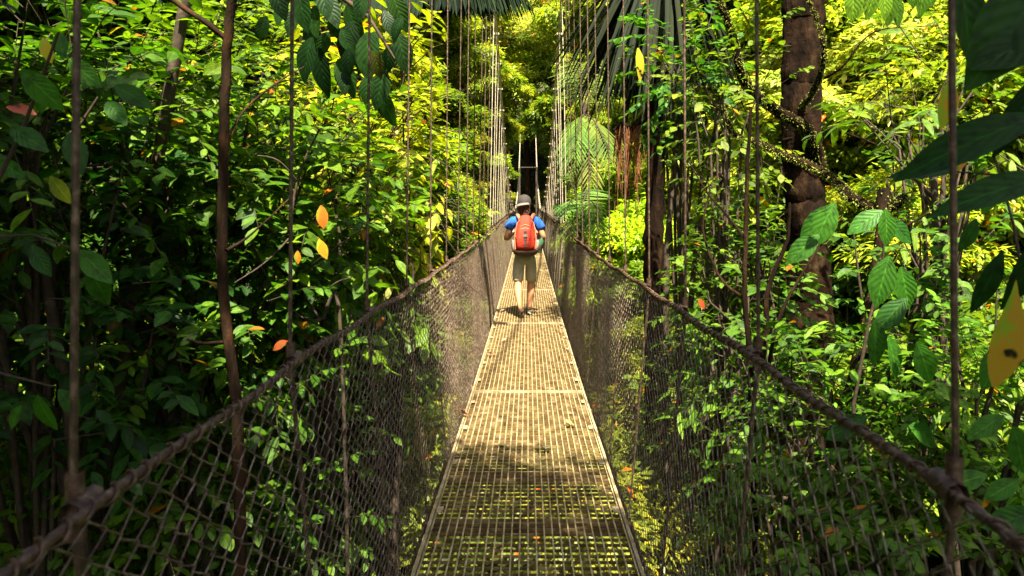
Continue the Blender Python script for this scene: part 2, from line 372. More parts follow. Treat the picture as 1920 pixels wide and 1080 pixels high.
def tree(name, label, cat, c, sc, kind=0, color=(.1, .16, .01), rz=0, flat=1.0, group=None, trunk_r=.16, bark='bark', tdx=0.0, tdy=.3):
    """c: crown centre in the world; the trunk runs down to the ground"""
    c = Vector(c)
    if name != 'sun_blocker_tree' and c.y < 57 and c.z + 2.6 * sc > -1.6 and abs(c.x) < 12 and c.z - 2.6 * sc * flat < float(cable(c.y)) + .6:
        gap = 2.75 * sc + .8 - abs(c.x)
        if gap > 0:
            sg_ = 1 if c.x >= 0 else -1; sc = max(sc * .55, sc - gap * .5 / 2.75); gap = 2.75 * sc + .8 - abs(c.x)
            c.x += sg_ * max(gap, 0)
    bx_, by_ = c.x + tdx, c.y + tdy; zb = float(ground(bx_, by_)) - .2
    r = empty(name, (bx_, by_, zb), label, cat, group)
    me, C = CROWNS[kind]
    o = bpy.data.objects.new("crown", me); COL.objects.link(o); o.parent = r; o.location = c - r.location
    o.scale = (sc, sc, sc * flat); o.rotation_euler = (0, 0, rz); o.color = (*color, 1)
    top = c - r.location
    gt = np.random.default_rng(int(abs(c.x * 97 + c.y * 13)) + 1); tz = np.linspace(0, 1, 11); b1, b2 = gt.normal(0, .35), gt.normal(0, .12)
    wv = np.stack([top.x * tz + np.sin(tz * math.pi) * b1 + np.sin(tz * 8) * b2, top.y * tz, top.z * tz], -1); wv[-1] = tuple(top)
    T = [tube(wv, np.linspace(trunk_r * 1.3, trunk_r * .5, 11), 8)]
    rm = Matrix.Rotation(rz, 3, 'Z')
    for k_ in range(0, len(C), 4):
        e = rm @ Vector(C[k_] * sc); e.z *= flat; e = e + top
        mid = top.lerp(e, .5) + Vector((0, 0, -.25 * sc))
        T.append(tube([tuple(top - Vector((0, 0, sc * .8))), tuple(mid), tuple(e)], [trunk_r * .4, trunk_r * .25, .012], 5))
    mk("trunk", T, M[bark], r)
    return r
def sprays(g, n, cen, rad, leaf, per=9, up=.25, T=LANCE, shell=2.4, droop=.35, jitter=.5, pitch=.30, clip=None):
    d = rsph(g, n); r = g.random(n) ** (1 / shell); C = np.array(cen) + d * r[:, None] * np.array(rad)
    if clip is not None:
        k = clip(C); C, d = C[k], d[k]; n = len(C)
    D = norm(d * .7 + rsph(g, n) * jitter + np.array([0, 0, up])); lt = leaf * per * pitch
    k = np.arange(per); t = (k + .3) / per
    drop = np.array([0, 0, -1.]) * lt * .3
    P = C[:, None] + D[:, None] * (lt * t)[None, :, None] + drop[None, None] * (t ** 2)[None, :, None]
    side = norm(np.cross(D, np.array([0, 0, 1.]) + rsph(g, n) * .3))
    sg = np.where(k % 2 == 0, 1, -1)[None, :, None]
    L = D[:, None] * .6 + side[:, None] * sg * .85 + g.normal(0, .22, (n, per, 3)) + np.array([0, 0, -droop])
    N = np.array([0, 0, 1.]) + g.normal(0, .33, (n, per, 3)) + D[:, None] * .2
    m = n * per
    Ls = norm(L.reshape(m, 3)); sc = leaf * g.uniform(.5, 1.15, m); P = P.reshape(m, 3); Q = P + Ls * sc[:, None]
    ok = ((np.abs(Q[:, 0]) > .74) & (np.abs(P[:, 0]) > .74) & (P[:, 0] * Q[:, 0] > 0)); leafs = inst(T, P[ok], Ls[ok], N.reshape(m, 3)[ok], sc[ok])
    E = C + D * lt + drop
    mid = C + D * lt * .5 + drop * .25
    tw = [segs(C - D * lt * .3, mid, .0045 * leaf / .15, .0035 * leaf / .15), segs(mid, E, .0035 * leaf / .15, .001)]
    return leafs, tw, C
def shrub(name, label, cat, px, py, d, rad, n, leaf, T=LANCE, color=(.05, .16, .01), seed=0, group=None, base=None, mat='broad', trunk_r=.035, limbs=14, per=9, **kw):
    c = at(px, py, d); g = np.random.default_rng(seed + 11)
    bx_, by_ = base if base else (c.x, c.y + .2)
    zb = float(ground(bx_, by_)) - .1; r = empty(name, (bx_, by_, zb), label, cat, group); o = np.array(r.location)
    clip = lambda C: np.abs(C[:, 0]) > .98
    lf, tw, C = sprays(g, n, c, rad, leaf, T=T, per=per, clip=kw.pop('clip', clip), **kw)
    # no leaves inside the bridge
    mk("foliage", [(lf[0] - o, lf[1], lf[2])], M[mat], r, color=color)
    top = np.array(c) - o; top[2] -= rad[2] * .5
    tz = np.linspace(0, 1, 9); wv = np.stack([top[0] * tz + np.sin(tz * math.pi) * g.normal(0, .25) + np.sin(tz * 9) * g.normal(0, .07), top[1] * tz + np.sin(tz * 7) * .12, top[2] * tz], -1); wv[0] = 0; wv[-1] = top
    W = [tube(wv, np.linspace(trunk_r * 1.5, trunk_r * .8, 9), 7)]
    for q in C[g.permutation(len(C))[:limbs]]:
        q = q - o; m1 = top * .5 + q * .5 + np.array([g.normal(0, .1), g.normal(0, .1), -.15 * rad[2]]); s0 = top * g.uniform(.6, 1.0)
        W.append(tube([tuple(s0), tuple(m1 * .6 + s0 * .4), tuple(m1), tuple(q)], [trunk_r * .55, trunk_r * .45, trunk_r * .32, .004], 5))
    W += [(a - o, b) for a, b in tw]
    mk("stems", W, M['twig'], r)
    return r

# ------------------------------------------------------------------ background trees
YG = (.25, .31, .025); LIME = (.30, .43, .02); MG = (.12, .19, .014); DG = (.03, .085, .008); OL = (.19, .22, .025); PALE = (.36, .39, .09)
bg = [
 # px, py, d, scale, kind, colour, label
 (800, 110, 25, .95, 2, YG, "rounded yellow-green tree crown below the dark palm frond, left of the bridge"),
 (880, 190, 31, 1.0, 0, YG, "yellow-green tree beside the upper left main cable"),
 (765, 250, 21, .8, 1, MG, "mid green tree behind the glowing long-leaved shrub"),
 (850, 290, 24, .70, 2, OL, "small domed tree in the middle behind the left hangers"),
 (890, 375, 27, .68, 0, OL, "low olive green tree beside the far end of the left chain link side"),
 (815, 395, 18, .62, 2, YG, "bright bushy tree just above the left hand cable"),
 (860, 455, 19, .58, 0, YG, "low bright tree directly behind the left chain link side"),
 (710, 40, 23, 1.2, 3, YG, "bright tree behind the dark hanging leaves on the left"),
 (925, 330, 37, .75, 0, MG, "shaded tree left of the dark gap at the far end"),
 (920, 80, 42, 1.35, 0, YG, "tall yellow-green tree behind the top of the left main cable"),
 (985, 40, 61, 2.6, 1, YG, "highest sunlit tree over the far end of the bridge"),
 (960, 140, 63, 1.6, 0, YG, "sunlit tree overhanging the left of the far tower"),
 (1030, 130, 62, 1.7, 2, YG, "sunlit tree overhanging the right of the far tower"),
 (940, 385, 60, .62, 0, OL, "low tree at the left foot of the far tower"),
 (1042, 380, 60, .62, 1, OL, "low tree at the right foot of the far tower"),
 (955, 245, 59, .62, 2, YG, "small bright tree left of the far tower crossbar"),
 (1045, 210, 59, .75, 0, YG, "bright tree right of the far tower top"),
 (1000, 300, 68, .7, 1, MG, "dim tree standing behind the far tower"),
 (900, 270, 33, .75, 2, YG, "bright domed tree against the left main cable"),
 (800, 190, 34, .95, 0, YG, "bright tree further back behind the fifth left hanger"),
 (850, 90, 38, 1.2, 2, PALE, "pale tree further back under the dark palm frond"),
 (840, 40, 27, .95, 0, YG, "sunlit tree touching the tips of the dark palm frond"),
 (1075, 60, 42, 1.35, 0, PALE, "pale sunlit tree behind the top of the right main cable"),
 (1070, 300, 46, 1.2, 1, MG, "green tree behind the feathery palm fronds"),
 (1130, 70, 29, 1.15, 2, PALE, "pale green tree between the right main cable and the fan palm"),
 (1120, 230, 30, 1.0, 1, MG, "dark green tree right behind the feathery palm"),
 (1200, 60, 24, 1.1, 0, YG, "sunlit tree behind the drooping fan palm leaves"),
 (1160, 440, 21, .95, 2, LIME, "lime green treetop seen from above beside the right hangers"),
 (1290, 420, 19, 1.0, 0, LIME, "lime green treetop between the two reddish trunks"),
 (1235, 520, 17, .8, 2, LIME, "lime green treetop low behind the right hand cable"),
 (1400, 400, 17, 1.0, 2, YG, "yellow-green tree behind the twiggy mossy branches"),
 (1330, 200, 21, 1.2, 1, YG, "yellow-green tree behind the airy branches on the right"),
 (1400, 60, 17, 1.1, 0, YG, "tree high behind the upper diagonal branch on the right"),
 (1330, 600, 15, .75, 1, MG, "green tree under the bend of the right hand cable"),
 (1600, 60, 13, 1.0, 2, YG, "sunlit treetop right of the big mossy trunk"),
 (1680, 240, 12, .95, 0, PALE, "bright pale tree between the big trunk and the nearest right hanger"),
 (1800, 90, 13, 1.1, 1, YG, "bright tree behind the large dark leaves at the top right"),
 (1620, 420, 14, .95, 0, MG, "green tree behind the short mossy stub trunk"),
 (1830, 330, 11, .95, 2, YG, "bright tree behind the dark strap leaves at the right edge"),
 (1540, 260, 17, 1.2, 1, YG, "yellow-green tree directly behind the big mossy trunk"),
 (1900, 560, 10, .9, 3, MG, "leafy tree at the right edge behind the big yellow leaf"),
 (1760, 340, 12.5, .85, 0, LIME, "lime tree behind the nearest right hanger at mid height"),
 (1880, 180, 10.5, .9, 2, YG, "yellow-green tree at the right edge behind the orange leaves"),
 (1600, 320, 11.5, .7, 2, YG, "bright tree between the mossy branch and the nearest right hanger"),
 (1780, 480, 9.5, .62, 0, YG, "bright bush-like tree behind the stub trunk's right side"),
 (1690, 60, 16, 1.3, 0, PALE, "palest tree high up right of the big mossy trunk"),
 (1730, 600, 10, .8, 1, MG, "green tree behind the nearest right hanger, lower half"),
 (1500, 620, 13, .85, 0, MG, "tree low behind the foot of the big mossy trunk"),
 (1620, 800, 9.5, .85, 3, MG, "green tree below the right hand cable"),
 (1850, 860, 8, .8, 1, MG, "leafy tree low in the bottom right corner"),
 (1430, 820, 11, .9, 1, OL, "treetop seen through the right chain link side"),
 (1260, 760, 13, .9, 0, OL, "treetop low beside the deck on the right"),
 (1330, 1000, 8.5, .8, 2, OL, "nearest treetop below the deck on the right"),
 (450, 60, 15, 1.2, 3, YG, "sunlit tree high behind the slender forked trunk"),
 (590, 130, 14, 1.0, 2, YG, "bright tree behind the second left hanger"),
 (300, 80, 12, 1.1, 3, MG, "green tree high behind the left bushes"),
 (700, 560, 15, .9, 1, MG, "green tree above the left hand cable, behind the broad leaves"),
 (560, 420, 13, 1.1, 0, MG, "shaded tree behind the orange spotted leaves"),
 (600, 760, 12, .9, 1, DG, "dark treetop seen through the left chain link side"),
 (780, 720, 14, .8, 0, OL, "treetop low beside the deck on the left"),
 (400, 640, 10, 1.1, 3, DG, "dark tree low behind the slender forked trunk"),
 (150, 500, 9, 1.1, 3, DG, "dark tree behind the nearest left hanger"),
 (200, 880, 7.5, 1.0, 3, MG, "dark tree in the bottom left corner below the hand cable"),
 (480, 980, 8.0, .9, 1, MG, "nearest treetop below the deck on the left"),
 (830, 960, 10, .9, 2, OL, "treetop under the left edge of the deck"),
 (1100, 900, 10.5, .9, 0, OL, "treetop under the right edge of the deck"),
 (960, 760, 17, 1.1, 1, MG, "treetop far below the middle of the deck"),
 (980, 1100, 7.5, .8, 2, OL, "treetop below the near end of the deck"),
]
rng = random.Random(11)
for k_, (x, y, d, s_, kd, colr, lab) in enumerate(bg):
    j = rng.uniform(.85, 1.15)
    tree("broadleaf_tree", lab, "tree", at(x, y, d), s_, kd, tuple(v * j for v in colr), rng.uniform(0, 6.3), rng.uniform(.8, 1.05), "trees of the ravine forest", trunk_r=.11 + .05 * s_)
for k_ in range(26):
    sg_ = -1 if k_ % 2 else 1; yy = 21 + k_ * 1.35 + rng.uniform(-.6, .6); sc_ = rng.uniform(.34, .5)
    tree("slim_tree", "slim leafy tree standing close beside the far half of the bridge", "tree", (sg_ * (2.75 * sc_ + .9 + rng.uniform(0, .5)), yy, rng.uniform(-1.2, .19 * yy)), sc_, k_ % 3, rng.choice((YG, YG, OL, PALE)), rng.uniform(0, 6), rng.uniform(.9, 1.5), "slim trees beside the far half of the bridge", trunk_r=.06)
# hillside behind
hs = []
for row, (yy, zc) in enumerate(((50, 2), (58, 7), (68, 13), (80, 22))):
    for q in range(-7, 8):
        x = q * 6.3 + (row % 2) * 3 + rng.uniform(-1.2, 1.2)
        if abs(x) < (3.6 if row < 2 else 0): continue
        hs.append((x, yy + rng.uniform(-2, 2), zc + rng.uniform(-1.5, 1.5)))
for side in (-1, 1):
    for yy in (22, 29, 36, 43):
        for q in range(2):
            hs.append((side * (13 + q * 6 + rng.uniform(-1, 1) + (yy - 22) * .25), yy + rng.uniform(-2, 2), -1 + q * 5 + (yy - 22) * .12))
for side in (-1, 1):
    for yy in (8, 14, 19):
        hs.append((side * (10 + rng.uniform(-.5, 2)), yy, 2.5 + rng.uniform(-1, 1.5)))
        hs.append((side * (9 + rng.uniform(-.5, 2)), yy, -4 + rng.uniform(-1, 1.5)))
for (x, y, z) in hs:
    colr = rng.choice((YG, MG, OL, MG, YG)); colr = tuple(v * rng.uniform(.85, 1.1) for v in colr)
    tree("hillside_tree", "leafy forest tree on the slope behind the nearer treetops", "tree", (x, y, z), rng.uniform(1.4, 1.9), rng.randrange(3), colr, rng.uniform(0, 6.3), rng.uniform(.9, 1.2), "forest trees on the slopes", trunk_r=.2)

# ------------------------------------------------------------------ left side, near
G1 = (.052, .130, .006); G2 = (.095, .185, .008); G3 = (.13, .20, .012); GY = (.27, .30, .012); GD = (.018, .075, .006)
left = [
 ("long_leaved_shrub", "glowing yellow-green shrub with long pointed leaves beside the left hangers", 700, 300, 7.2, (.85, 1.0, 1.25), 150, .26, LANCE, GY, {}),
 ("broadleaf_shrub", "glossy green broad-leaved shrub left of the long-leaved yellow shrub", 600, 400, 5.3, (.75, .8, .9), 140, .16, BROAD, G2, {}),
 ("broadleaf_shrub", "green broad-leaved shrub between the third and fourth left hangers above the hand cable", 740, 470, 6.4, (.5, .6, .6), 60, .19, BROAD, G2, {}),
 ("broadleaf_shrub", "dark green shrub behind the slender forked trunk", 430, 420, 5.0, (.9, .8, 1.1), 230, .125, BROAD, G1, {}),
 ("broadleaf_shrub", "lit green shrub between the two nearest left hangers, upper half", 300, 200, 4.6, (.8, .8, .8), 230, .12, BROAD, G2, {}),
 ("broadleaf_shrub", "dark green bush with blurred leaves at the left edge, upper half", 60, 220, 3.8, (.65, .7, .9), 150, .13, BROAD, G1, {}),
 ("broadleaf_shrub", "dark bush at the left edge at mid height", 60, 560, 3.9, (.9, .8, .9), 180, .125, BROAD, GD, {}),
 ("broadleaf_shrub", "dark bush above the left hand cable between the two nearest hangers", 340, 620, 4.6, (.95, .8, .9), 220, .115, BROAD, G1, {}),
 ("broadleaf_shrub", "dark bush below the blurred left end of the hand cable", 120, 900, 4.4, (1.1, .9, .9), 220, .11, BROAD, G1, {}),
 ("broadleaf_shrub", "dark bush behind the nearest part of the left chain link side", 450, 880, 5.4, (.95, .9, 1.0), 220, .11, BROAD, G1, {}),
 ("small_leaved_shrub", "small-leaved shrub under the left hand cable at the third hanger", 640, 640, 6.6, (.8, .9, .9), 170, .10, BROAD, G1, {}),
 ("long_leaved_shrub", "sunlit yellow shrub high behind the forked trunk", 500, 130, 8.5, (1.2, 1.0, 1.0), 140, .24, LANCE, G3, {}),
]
for k_, (nm_, lab, x, y, d, rad, n_, lf, T_, colr, kw) in enumerate(left):
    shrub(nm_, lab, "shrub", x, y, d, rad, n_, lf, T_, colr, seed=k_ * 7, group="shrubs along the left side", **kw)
# overhead trees added at the left to shade the near bank, mostly out of view
for (x, y, z, s_, lab) in ((-4.3, -.6, 3.4, .95, "unseen tree added for shade overhead beyond the top left corner"), (-8.2, 2.6, 5.0, 1.0, "unseen tree added for shade overhead on the left bank"), (-3.6, -4.4, 6.6, .9, "unseen tree added for shade above the near left bank"), (-6.6, 3.6, 1.0, 1.2, "dense dark tree at the left behind the bushes"), (-7.5, 7.5, 3.2, 1.2, "dense tree on the left bank behind the nearer bushes")):
    tree("sun_blocker_tree", lab, "tree", (x, y, z), s_, 3, DG, rng.uniform(0, 6), 1.0, "canopy trees over the left bank", trunk_r=.15)
for (x, y, z, s_, tx, lab) in ((-3.2, -.4, 3.9, .85, -1.2, "unseen canopy added for shade low over the left of the camera"), (-5.0, .8, 3.4, .7, -1, "dense unseen canopy added for shade over the left edge of the near bank"), (.2, -.5, 5.6, .6, -2.6, "unseen canopy added for shade straight above the nearest deck panel"), (-1.3, -2.7, 5.6, .8, -2.2, "unseen canopy added for shade behind the camera, left of the bridge"), (1.5, -2.9, 5.8, .8, 1.2, "unseen canopy added for shade behind the camera, right of the bridge"), (2.4, .0, 4.6, .48, 1.4, "unseen canopy added for shade above the right hand cable near the camera"), (.3, -2.2, 7.0, .9, -3.5, "unseen canopy added for shade high over the near end of the bridge"), (3.5, -1.4, 5.2, .85, 1.5, "unseen canopy added for shade high over the right near bank"), (-5.6, -2.0, 6.0, .9, -2.5, "unseen canopy added for shade high over the left near bank")):  # out-of-view canopies added to darken the near bridge and banks
    tree("sun_blocker_tree", lab, "tree", (x, y, z), s_, 4 if "deck" in lab or "near end" in lab else 3, DG, rng.uniform(0, 6), .8, "canopy trees added to shade the near bank", trunk_r=.12, tdx=tx, tdy=-5.5 - y * .8)

# slender forked trunk
def limb_tree(name, label, mat, limbs, base_px=None, cat="tree", moss=None, leaves=(), group=None):
    """limbs: list of (list of (px,py,d), r0, r1)"""
    p0 = at(*limbs[0][0][0]); zb = float(ground(p0.x, p0.y)) - .2
    r = empty(name, (p0.x, p0.y, zb), label, cat, group); o = Vector(r.location)
    def smooth(pts):
        pts = [Vector(p) for p in pts]; out = []
        for a in range(len(pts) - 1):
            q0 = pts[max(a - 1, 0)]; q1 = pts[a]; q2 = pts[a + 1]; q3 = pts[min(a + 2, len(pts) - 1)]
            for t in np.linspace(0, 1, 6, endpoint=False):
                out.append(.5 * ((2 * q1) + (q2 - q0) * t + (2 * q0 - 5 * q1 + 4 * q2 - q3) * t * t + (3 * q1 - q0 - 3 * q2 + q3) * t ** 3))
        out.append(pts[-1]); return out
    rr = random.Random(len(label))
    for k_, (pts, r0, r1) in enumerate(limbs):
        W = [at(*p) - o for p in pts]
        if k_ == 0: W = [Vector((0, 0, 0)), W[0] * .5 + Vector((rr.uniform(-.1, .1), 0, 0))] + W
        W = smooth(W); n = len(W)
        rad = np.linspace(r0, r1, n) * np.array([1 + rr.uniform(-.04, .05) for _ in range(n)])
        for q in range(n):
            if 0 < q < n - 1: W[q] = W[q] + Vector((rr.gauss(0, 1), rr.gauss(0, 1), rr.gauss(0, 1))) * r0 * (.07 if r0 < .15 else .03)
        if r0 > .15:
            Wa = np.array([tuple(v) for v in W]); tt = np.linspace(0, n - 1, n * 7); Wd = np.stack([np.interp(tt, np.arange(n), Wa[:, q]) for q in range(3)], -1); shp = barky(Wd, np.interp(tt, np.arange(n), rad), np.random.default_rng(9))
        else: shp = tube(W, rad, 12 if r0 > .05 else 7)
        mk("trunk" if k_ == 0 else "branch", [shp], M[mat], r)
        if moss and k_ in moss:
            g = np.random.default_rng(k_ + 50); Wn = np.array([tuple(v) for v in W]); m_ = moss[k_]
            t = g.uniform(0, n - 1.001, m_); ii = t.astype(int); fr_ = (t - ii)[:, None]
            C = Wn[ii] * (1 - fr_) + Wn[ii + 1] * fr_; d_ = rsph(g, m_); rad_ = rad[ii][:, None]
            mk("moss_tufts", [inst(RH, C + d_ * rad_ * .9, d_ * .7 + np.array([0, 0, -.5]) + rsph(g, m_) * .4, rsph(g, m_), g.uniform(.010, .030, m_))], M['moss'], r)
    return r, o
limb_tree("slender_tree", "slender dark forked trunk crossing the left hand cable between the two nearest hangers", 'bark',
 [([(448, 900, 3.4), (440, 740, 3.4), (418, 520, 3.35), (419, 300, 3.3), (427, 90, 3.25), (446, -60, 3.2), (500, -300, 3.2)], .030, .018),
  ([(428, 78, 3.25), (385, 42, 3.2), (335, 8, 3.2), (270, -40, 3.15), (180, -140, 3.1)], .014, .008),
  ([(424, 280, 3.3), (455, 210, 3.4), (520, 155, 3.5), (570, 125, 3.6)], .007, .003),
  ([(432, 640, 3.4), (360, 640, 3.6), (270, 590, 3.8), (180, 530, 4.0)], .009, .004),
  ([(424, 470, 3.3), (470, 440, 3.5), (545, 370, 3.8)], .008, .003)])
# dark twigs crossing the left foliage
limb_tree("twiggy_bush", "bare dark twigs spreading between the slender trunk and the second left hanger", 'twig',
 [([(640, 640, 4.6), (600, 600, 4.6), (560, 520, 4.5), (545, 440, 4.4), (560, 330, 4.4), (600, 240, 4.4)], .014, .006),
  ([(560, 520, 4.5), (620, 470, 4.5), (680, 430, 4.5)], .007, .003),
  ([(548, 440, 4.4), (500, 490, 4.3), (440, 530, 4.2)], .007, .003),
  ([(558, 340, 4.4), (520, 300, 4.3), (470, 290, 4.3)], .006, .003),
  ([(600, 600, 4.6), (560, 590, 4.5), (490, 500, 4.4), (470, 420, 4.4)], .008, .003),
  ([(595, 560, 4.5), (630, 530, 4.5), (660, 520, 4.5)], .006, .003)])

# dark hanging leaves at the top left
def leaf_set(name, label, cat, items, T, color, stems=None, mat='broad', base=None, group=None, stem_mat='twig'):
    """items: (px,py,d,length,(dx,dy,dz) direction, (nx,ny,nz) normal)"""
    P = np.array([tuple(at(a[0], a[1], a[2])) for a in items]); L = np.array([a[4] for a in items], float); N = np.array([a[5] for a in items], float)
    sc = np.array([a[3] for a in items])
    b = base if base else (P[:, 0].mean(), P[:, 1].mean() + .3)
    r = empty(name, (b[0], b[1], float(ground(b[0], b[1])) - .1), label, cat, group); o = np.array(r.location)
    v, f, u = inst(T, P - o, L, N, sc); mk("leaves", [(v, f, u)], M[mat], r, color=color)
    W = []
    for pts, r0, r1 in (stems or []):
        W.append(tube([tuple(np.array(at(*p)) - o) for p in pts], np.linspace(r0, r1, len(pts)), 6))
    if W:
        st = tuple(np.array(at(*stems[0][0][0])) - o); W.append(tube([(0, 0, 0), (st[0] * .5, st[1] * .5, st[2] * .6), st], [.05, .04, stems[0][1]], 7))
        mk("stems", W, M[stem_mat], r)
    return r
rg = random.Random(21); BIG = leafT(9, .26, .18, .22, .45)
it = []
for (x, y) in ((560, -20), (590, 10), (620, 30), (650, 10), (640, 55), (690, 60), (720, 20), (745, 60), (600, -30), (680, -20), (700, 95), (722, 130), (655, 90), (615, 60), (735, -10), (575, 40), (500, 30), (530, 5), (510, -25), (600, 90), (635, 110), (670, 70), (705, 60), (730, 85), (755, 30), (645, 130), (690, 140), (710, 160), (585, 70), (550, 20), (610, -10), (660, 40)):
    it.append((x, y, rg.uniform(3.7, 4.4), rg.uniform(.13, .26), (rg.uniform(-.5, .5), rg.uniform(-.4, .2), -1), (rg.uniform(-.6, .6), -1, rg.uniform(0, .5))))
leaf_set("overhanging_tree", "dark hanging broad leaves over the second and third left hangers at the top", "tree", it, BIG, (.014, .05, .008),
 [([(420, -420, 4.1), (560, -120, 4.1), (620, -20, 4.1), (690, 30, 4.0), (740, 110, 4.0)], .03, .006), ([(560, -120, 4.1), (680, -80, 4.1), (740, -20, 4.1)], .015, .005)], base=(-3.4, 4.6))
# pale big leaves at left edge, blurred
it = []
for (x, y, dx) in ((40, 130, .6), (110, 60, .3), (90, 150, -.4), (130, 110, .8), (20, 240, 1), (60, 460, .5), (150, 470, .8), (165, 500, .2), (70, 740, .1), (110, 730, .3), (40, 760, -.4), (130, 250, .4), (200, 190, .4), (215, 160, .9), (0, 300, .6), (95, 330, .5)):
    it.append((x, y, rg.uniform(2.1, 2.8), rg.uniform(.10, .16), (dx, rg.uniform(-.3, .3), rg.uniform(-1, -.3)), (rg.uniform(-.5, .5), -.9, .5)))
leaf_set("broadleaf_plant", "blurred large green leaves nearest the camera at the left edge", "plant", it, BROAD, (.04, .15, .01),
 [([(-160, 700, 2.5), (-60, 450, 2.4), (40, 250, 2.35), (110, 60, 2.3)], .012, .004), ([(-60, 450, 2.4), (60, 440, 2.4), (150, 470, 2.4)], .006, .003), ([(-160, 700, 2.5), (0, 700, 2.4), (100, 725, 2.4)], .006, .003)], base=(-3.1, 2.6))

# turning leaves
def single_leaf(name, label, p, length, L, N, color, T=BROAD, group=None, cat="leaf", mat=None):
    P = np.zeros((1, 3)); o = mk(name, [inst(T, P, np.array([L], float), np.array([N], float), length)], mat or M['spot'], color=color)
    o.location = p; return tag(o, label, cat, group)
m, n, l = nm("spotted_leaf"); out = n.new("ShaderNodeOutputMaterial"); p = n.new("ShaderNodeBsdfPrincipled"); oi = n.new("ShaderNodeObjectInfo")
tc = n.new("ShaderNodeTexCoord"); nz = n.new("ShaderNodeTexNoise"); nz.inputs["Scale"].default_value = 14; l.new(tc.outputs["Object"], nz.inputs["Vector"])
r_ = ramp(n, [(.36, (.02, .015, .01)), (.42, (1, 1, 1)), (.56, (1, 1, 1)), (.66, (.45, 1.5, .8))]); l.new(nz.outputs[0], r_.inputs[0])
cl = vmul(n, l, oi.outputs["Color"], r_.outputs[0]); l.new(cl, p.inputs["Base Color"]); p.inputs["Roughness"].default_value = .5
tr = n.new("ShaderNodeBsdfTranslucent"); l.new(cl, tr.inputs[0]); mx = n.new("ShaderNodeMixShader"); mx.inputs[0].default_value = .45
l.new(p.outputs[0], mx.inputs[1]); l.new(tr.outputs[0], mx.inputs[2]); l.new(mx.outputs[0], out.inputs[0]); M['spot'] = m
ORG = (.95, .28, .03); YEL = (.85, .55, .04)
for (x, y, d, ln, L, N, colr, lab) in (
 (602, 385, 3.6, .115, (.1, 0, -1), (.2, -1, .3), ORG, "orange and green spotted leaf hanging between the second and third left hangers"),
 (598, 448, 3.6, .105, (.35, 0, -1), (-.1, -1, .5), YEL, "yellow spotted leaf with orange tip just under the orange one"),
 (558, 470, 3.8, .07, (.0, 0, -1), (.1, -1, .3), ORG, "small orange leaf peeping out behind the second left hanger"),
 (12, 200, 2.6, .10, (1, 0, -.15), (.1, -.8, .8), (.5, .09, .02), "blurred red-brown leaf at the left edge"),
 (80, 70, 2.6, .09, (.3, 0, -1), (.1, -1, .3), (.7, .55, .02), "blurred yellow leaf in the top left corner"),
 (540, 640, 3.9, .10, (-.9, 0, -.4), (.1, -.8, .6), (.45, .08, .02), "small red leaf just above the left hand cable near the second hanger"),
 (1310, 560, 4.2, .07, (.5, 0, -.8), (.1, -.9, .4), (.5, .07, .02), "small red leaf just above the right hand cable"),
 (1196, 90, 6.5, .30, (.15, 0, -1), (.3, -1, .2), (.6, .50, .03), "long yellow leaf hanging in front of the right palm"),
 (1780, 150, 2.6, .17, (-.05, 0, -1), (.2, -1, .2), (.75, .38, .03), "blurred orange-yellow leaf just right of the nearest right hanger"),
 (1808, 265, 2.6, .12, (-.2, 0, -1), (.2, -1, .2), (.8, .33, .04), "narrow orange leaf above the dark strap leaf"),
 (1850, 320, 2.7, .09, (-.1, 0, -1), (.2, -1, .2), (.8, .35, .04), "small orange leaf under the dark strap leaf"),
 (1890, 70, 2.6, .10, (.1, 0, -1), (.2, -1, .2), (.8, .4, .06), "small orange leaf behind the big dark leaf in the top right corner"),
 ):
    single_leaf("turning_leaf", lab, at(x, y, d), ln, L, N, colr, T=BROAD if 'long' not in lab else LANCE, group="yellow and red turning leaves")
single_leaf("yellow_leaf", "big yellow leaf with black blotches hanging at the right edge", at(1905, 525, 1.75), .26, (-.12, 0, -1), (.25, -1, .2), (.50, .30, .02), T=leafT(9, .21, .2, .1, .62))

# ------------------------------------------------------------------ palms
def frond(base, tip, rise, nleaf, llen, g, droop=.5, swing=.85, T=NEEDLE, ra=.02, down=0.0, twosided=True):
    b, t = np.array(base, float), np.array(tip, float); s_ = np.linspace(0, 1, 14)
    pts = b[None] * (1 - s_)[:, None] + t[None] * s_[:, None]; pts[:, 2] += rise * 4 * s_ * (1 - s_)
    tb = tube(pts, np.linspace(ra, ra * .25, 14), 5)
    u = np.linspace(.12, 1, nleaf); P = np.stack([np.interp(u, s_, pts[:, q]) for q in range(3)], -1)
    Tn = norm(np.stack([np.interp(u, s_, np.gradient(pts[:, q])) for q in range(3)], -1))
    sd_ = norm(np.cross(Tn, np.array([0, 0, 1.]))); Nn = np.cross(sd_, Tn); prt = []
    for sg in (-1, 1):
        L = Tn * (.45 + .8 * u[:, None] ** 3) + sg * sd_ * swing + g.normal(0, .07, (nleaf, 3)) + np.array([0, 0, -droop - down])
        prof = np.sin(np.pi * (.12 + .80 * u)) ** .55
        prt.append(inst(T, P, L, Nn + g.normal(0, .15, (nleaf, 3)), llen * prof * g.uniform(.85, 1.1, nleaf)))
    return tb, prt
